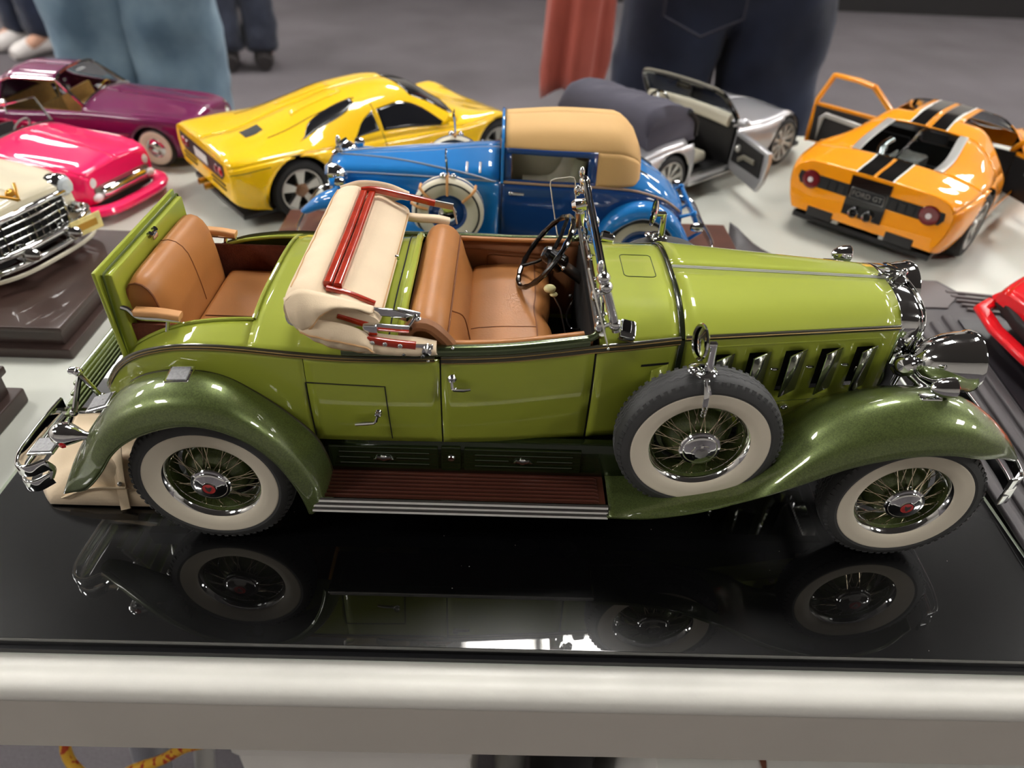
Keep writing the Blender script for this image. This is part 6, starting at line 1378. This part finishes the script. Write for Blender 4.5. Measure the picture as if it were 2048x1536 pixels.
mat('person_skin', (196, 150, 126), .55, var=.04)
mat('shirt_grey', (120, 122, 128), .85, var=.05)
mat('shirt_black', (30, 30, 34), .85, var=.05)
mat('shirt_plaid', (126, 60, 58), .85, var=.2, vscale=30)
mat('hair_brown', (70, 50, 36), .7, var=.2, vscale=200)
mat('shoe_white', (216, 210, 206), .6, var=.05)
mat('shoe_dark', (40, 36, 36), .6, var=.08)
mat('stitch', (46, 46, 58), .8, var=.1)
mat('jacket_red', (176, 84, 70), .8, bump=.4, bscale=300, var=.08, vscale=18, sheen=.2)
mat('white_card', (240, 237, 230), .7, bump=.3, bscale=30, var=.03, vscale=20)
mat('print_grey', (176, 170, 158), .7, var=.05)
mat('print_dark', (110, 100, 92), .7, var=.05)
mat('print_brown', (120, 70, 48), .7, var=.05)
mat('navy_cloth', (26, 42, 84), .9, bump=.4, bscale=600, var=.15)
mat('black_bag', (14, 14, 16), .7, var=.1)
mat('grey_cloth', (196, 194, 198), .85, bump=.4, bscale=400, var=.04)
# ------------------------------------------------------------------ people around the table (metres)
def skin(name, V, E, Rd, m_, par, sub=2, root=0):
    me = bpy.data.meshes.new(name); me.from_pydata(V, E, []); o = bpy.data.objects.new(name, me); COL.objects.link(o); o.parent = par
    md = o.modifiers.new('skin', 'SKIN'); md.use_smooth_shade = True; md.branch_smoothing = .6
    for i, v in enumerate(me.skin_vertices[0].data):
        r = Rd[i]; v.radius = (r, r) if np.isscalar(r) else r; v.use_root = (i == root)
    sm = o.modifiers.new('smooth', 'SUBSURF'); sm.levels = sub; sm.render_levels = sub
    me.materials.append(MATS[m_])
    if name in ('jeans', 'shirt'):
        tx = bpy.data.textures.get('cloth_folds') or bpy.data.textures.new('cloth_folds', 'CLOUDS'); tx.noise_scale = .09
        d = o.modifiers.new('folds', 'DISPLACE'); d.texture = tx; d.strength = .035; d.texture_coords = 'LOCAL'
        sm.levels = sm.render_levels = 3
    return o
def jeans_mat(name, dark, light, sc=9.):
    m = mat(name, dark, .85, bump=.5, bscale=900, sheen=.15); nt = m.node_tree; bs = nt.nodes['Principled BSDF']; tc = [n for n in nt.nodes if n.type == 'TEX_COORD'][0]
    n = nt.nodes.new('ShaderNodeTexNoise'); n.inputs['Scale'].default_value = sc; n.inputs['Detail'].default_value = 4; nt.links.new(tc.outputs['Object'], n.inputs['Vector'])
    r = nt.nodes.new('ShaderNodeValToRGB'); r.color_ramp.elements[0].position = .35; r.color_ramp.elements[0].color = lin(*dark); r.color_ramp.elements[1].position = .68; r.color_ramp.elements[1].color = lin(*light)
    nt.links.new(n.outputs[0], r.inputs[0]); nt.links.new(r.outputs[0], bs.inputs['Base Color'])
jeans_mat('jeans_light', (86, 112, 132), (136, 162, 178)); jeans_mat('jeans_dark', (22, 28, 46), (36, 46, 70)); jeans_mat('jeans_navy', (24, 28, 42), (44, 50, 66))
def person(label, loc, rz, jeans, shirt, shoe, spread=.105, k=1., pockets=False, width=1.):
    p = thing('person', label, 'person', loc, rz)
    s_ = spread
    V = [(0, 0, .96), (0, 0, 1.14), (0, -.01, 1.32), (0, 0, 1.45), (0, .0, 1.53), (0, .02, 1.62), (0, .03, 1.70)]; E = [(i, i+1) for i in range(6)]; Rd = [(.12, .085), (.12, .085), (.16, .11), (.12, .09), (.055, .055), (.078, .09), (.07, .08)]
    def chain(start, pts, rr):
        prev = start
        for q, r in zip(pts, rr): V.append(q); Rd.append(r); E.append((prev, len(V)-1)); prev = len(V)-1
        return prev
    for s in (-1, 1):
        chain(0, [(s*.09, 0, .86), (s*s_, .01, .5), (s*(s_+.01), -.02, .1), (s*(s_+.02), .1, .05)], [.07, .04, .035, .03])
        wr = chain(3, [(s*.17, 0, 1.42), (s*.23, -.02, 1.15), (s*.19, .2, 1.12), (s*.16, .27, 1.13)], [.055, .042, .03, .034])
        for f, (dx, dy, ln) in enumerate(((-.022, .012, .085), (-.008, .016, .095), (.008, .016, .09), (.022, .01, .075))):
            chain(wr, [(s*.15, .29, 1.13+dx), (s*.13, .29+ln*.5, 1.125+dx), (s*.10, .28+ln, 1.11+dx)], [.011, .009, .008])
        chain(wr-1, [(s*.165, .23, 1.16), (s*.14, .26, 1.18), (s*.12, .29, 1.185)], [.013, .011, .009])
    V = [(x, y, z*k) for x, y, z in V]
    bd_ = skin('body', V, E, Rd, 'person_skin', p)
    J = [(0, 0, .98), (0, 0, 1.07), (.085*width, -.0, .86), (s_*width, .0, .66), (s_*1.05*width, .015, .48), (s_*1.1*width, -.01, .25), (s_*1.12*width, -.02, .07), (-.085*width, 0, .86), (-s_*width, .0, .66), (-s_*1.05*width, .015, .48), (-s_*1.1*width, -.01, .25), (-s_*1.12*width, -.02, .07)]
    J = [(x, y, z*k) for x, y, z in J]
    jn = skin('jeans', J, [(0, 1), (0, 2), (2, 3), (3, 4), (4, 5), (5, 6), (0, 7), (7, 8), (8, 9), (9, 10), (10, 11)], [(.165*width, .135), (.16*width, .125), (.108*width, .125), (.098*width, .105), (.082, .088), (.08, .084), (.085, .09), (.108*width, .125), (.098*width, .105), (.082, .088), (.08, .084), (.085, .09)], jeans, bd_)
    skin('shirt', [(0, 0, 1.0*k), (0, 0, 1.16*k), (0, -.01, 1.32*k), (0, 0, 1.43*k), (.18, 0, 1.41*k), (.235, -.02, 1.15*k), (-.18, 0, 1.41*k), (-.235, -.02, 1.15*k)], [(0, 1), (1, 2), (2, 3), (3, 4), (4, 5), (3, 6), (6, 7)], [(.175, .14), (.16, .13), (.175, .13), (.1, .09), .075, .062, .075, .062], shirt, bd_)
    for s in (-1, 1):
        b = B(); x = s*s_*1.12*width; b.sweep(cr([(x, -.09, .045), (x, -.02, .055), (x, .08, .045), (x+s*.01, .17, .028)], 10), ring(12, .048, .045), up=(0, 0, 1), scale=[.75, .95, 1, 1, 1, .98, .95, .9, .8, .5]); b.build('shoe', shoe, bd_, ang=60, scale=1.)
        for nm, q, r in (('eye', (s*.032, .112, 1.66), .012), ('ear', (s*.088, .02, 1.65), .026)): b = B(); b.ball((q[0], q[1], q[2]*k), r, 10, 6); b.build(nm, 'shoe_white' if nm == 'eye' else 'person_skin', bd_, scale=1.)
    b = B(); b.ball((0, .125, 1.64*k), (.014, .02, .022), 8, 6); b.build('nose', 'person_skin', bd_, scale=1.)
    b = B(); b.ball((0, .108, 1.6*k), (.026, .008, .007), 8, 6); b.build('mouth', 'jacket_red', bd_, scale=1.)
    b = B(); b.ball((0, -.005, 1.69*k), (.098, .105, .1), 16, 10); b.build('hair', 'hair_brown', bd_, scale=1.)
    if pockets:
        for s in (-1,):
            b = B(); b.tube([(s*.075*width+q, -.152-.0*abs(q), z*k) for q, z in ((-.062, .97), (.062, .97), (.062, .86), (.0, .83), (-.062, .86))], .0022, 5, closed=True); b.build('pocket_stitching', 'stitch', bd_, scale=1.)
    return p
person('person in dark blue jeans standing with back to the table, centre right', (.50, 1.08, 0), 0, 'jeans_dark', 'shirt_black', 'shoe_dark', .095, .93, True, 1.0)
person('person in faded light blue jeans standing beyond the purple car', (-.585, 1.22, 0), PI, 'jeans_light', 'shirt_grey', 'shoe_dark', .09, .96, False, .78)
person('person in dark jeans far back, feet visible behind the light jeans', (-1.16, 3.55, 0), .3, 'jeans_navy', 'shirt_plaid', 'shoe_dark', .085, 1., False, .85)
person('person in dark jeans and white shoes at the top left corner', (-2.3, 3.72, 0), 2.6, 'jeans_dark', 'shirt_grey', 'shoe_white', .1, 1., False, .85)
# terracotta jacket hanging beside the dark jeans
jk = thing('jacket', 'terracotta red jacket hanging beside the dark jeans', 'jacket', (.25, .93, 0))
rows = []
for j in range(22):
    t = j/21; z = 1.15-t*.465; r = []
    for i in range(40):
        a = 2*PI*i/40; f = 1+.13*math.sin(5*a+2.5*t)*(.4+t)+.07*math.sin(9*a-3*t)
        tap = 1-.25*max(0, t-.9)*10*.6
        r.append(((.044+.006*t)*f*tap*math.cos(a)-.022*t+.0, .045*f*tap*math.sin(a), z+.012*math.sin(3*a+1)*t))
    rows.append(r)
b = B(); b.grid(rows, cv=True); n = len(b.v); b.f.append(tuple(range(n-40, n))); b.f.append(tuple(range(40))[::-1]); b.build('sleeve', 'jacket_red', jk, ang=180, scale=1.)
b = B(); b.sweep(cr([(.0, .0, 1.1), (.01, .0, 1.16), (.02, -.01, 1.2)], 8), ring(14, .06, .05), up=(0, 0, 1)); b.build('jacket_body', 'jacket_red', jk, ang=60, scale=1.)

# ------------------------------------------------------------------ things stored under the table
def rope_mat():
    m = mat('rope', (224, 170, 50), .8, bump=.5, bscale=700); nt = m.node_tree; bs = nt.nodes['Principled BSDF']; tc = [n for n in nt.nodes if n.type == 'TEX_COORD'][0]
    v = nt.nodes.new('ShaderNodeTexVoronoi'); v.inputs['Scale'].default_value = 320; nt.links.new(tc.outputs['Object'], v.inputs['Vector'])
    r = nt.nodes.new('ShaderNodeValToRGB'); r.color_ramp.interpolation = 'CONSTANT'; sp = nt.nodes.new('ShaderNodeSeparateColor'); nt.links.new(v.outputs['Color'], sp.inputs[0])
    r.color_ramp.elements[0].color = lin(228, 176, 56); r.color_ramp.elements[1].position = .72; r.color_ramp.elements[1].color = lin(190, 70, 36); nt.links.new(sp.outputs[0], r.inputs[0]); nt.links.new(r.outputs[0], bs.inputs['Base Color'])
rope_mat()
r_ = B(); r_.tube(np.array(cr([(-.205, .10, .71), (-.2105, .01, .45), (-.2105, -.015, .42), (-.198, -.0256, .41), (-.172, -.036, .405), (-.157, -.027, .415), (-.131, -.022, .425), (-.112, -.02, .44), (-.078, -.03, .48), (-.07, -.03, .56), (-.05, .02, .64), (-.03, .06, .70)], 70)), .0042, 10)
o = r_.build('rope', 'rope', None, scale=1.); tag(o, 'yellow rope with red flecks looping under the table', 'rope')
def carton(name, label, lo, hi, m_='white_card', cat='box'):
    t = thing(name, label, cat, ((lo[0]+hi[0])/2, (lo[1]+hi[1])/2, 0)); w_, d = hi[0]-lo[0], hi[1]-lo[1]
    b = B(); b.box((0, 0, (hi[2]-.01)/2), (w_-.006, d-.006, hi[2]-.012), bev=.004); b.build('carton_body', m_, t, scale=1.)
    b = B(); b.box((0, 0, hi[2]-.02), (w_, d, .04), bev=.006); b.build('carton_lid', m_, t, scale=1.); return t
carton('storage_box', 'plain white carton under the table left of centre', (-.055, -.05, 0), (.118, .3, .53))
cb = carton('storage_box', 'large white printed carton under the table at right', (.235, -.09, 0), (.70, .3, .55))
b = B()
for k, (x0, x1) in enumerate(((-.13, .06), (-.135, .05), (-.13, -.01))):
    b = B(); b.box(((x0+x1)/2, -.175+.006*k*-1+.012, .5512), (x1-x0, .0022, .0006)); b.build('printed_line', 'print_grey', cb, scale=1.)
b = B(); b.prism([(-.165, -.165, .5502), (-.158, -.152, .5502), (-.154, -.145, .5502), (-.156, -.16, .5502), (-.163, -.192, .5502)], (0, 0, .0008)); b.build('printed_logo', 'print_brown', cb, scale=1.)
t = text('printed_number', '17900180001', .9, (8.5, -15.6, 55.05), Matrix.Rotation(.05, 3, 'Z'), 'print_dark', cb, .02)
bg = thing('bag', 'black bag under the table between the cartons', 'bag', (.2, .06, 0))
b = B(); b.sweep(cr([(0, 0, 0.0), (0, 0, .2), (0, 0, .4), (.0, 0, .5), (0, 0, .54)], 14), rrect(.036, .16, .015), up=(0, 1, 0), scale=[.9, 1, 1.05, 1.1, 1.1, 1.1, 1.08, 1.05, 1, .95, .9, .85, .75, .6]); b.build('bag_body', 'black_bag', bg, ang=60, scale=1.)
b = B(); b.tube(cr([(-.015, -.05, .5), (-.015, -.04, .58), (-.015, .04, .58), (-.015, .05, .5)], 14), .006, 8); b.build('bag_handle', 'black_bag', bg, scale=1.)
nb = thing('cloth_bundle', 'navy blue cloth bundle under the table beside the white carton', 'cloth', (-.10, .21, 0))
b = B(); b.sweep(cr([(0, 0, 0), (0, 0, .2), (.0, 0, .3), (.0, 0, .36)], 12), rrect(.06, .2, .02), up=(0, 1, 0), scale=[1, 1.05, 1, 1.1, 1, 1.05, 1.1, 1, 1.05, 1, .9, .7]); b.build('cloth_stack', 'navy_cloth', nb, ang=70, scale=1.)
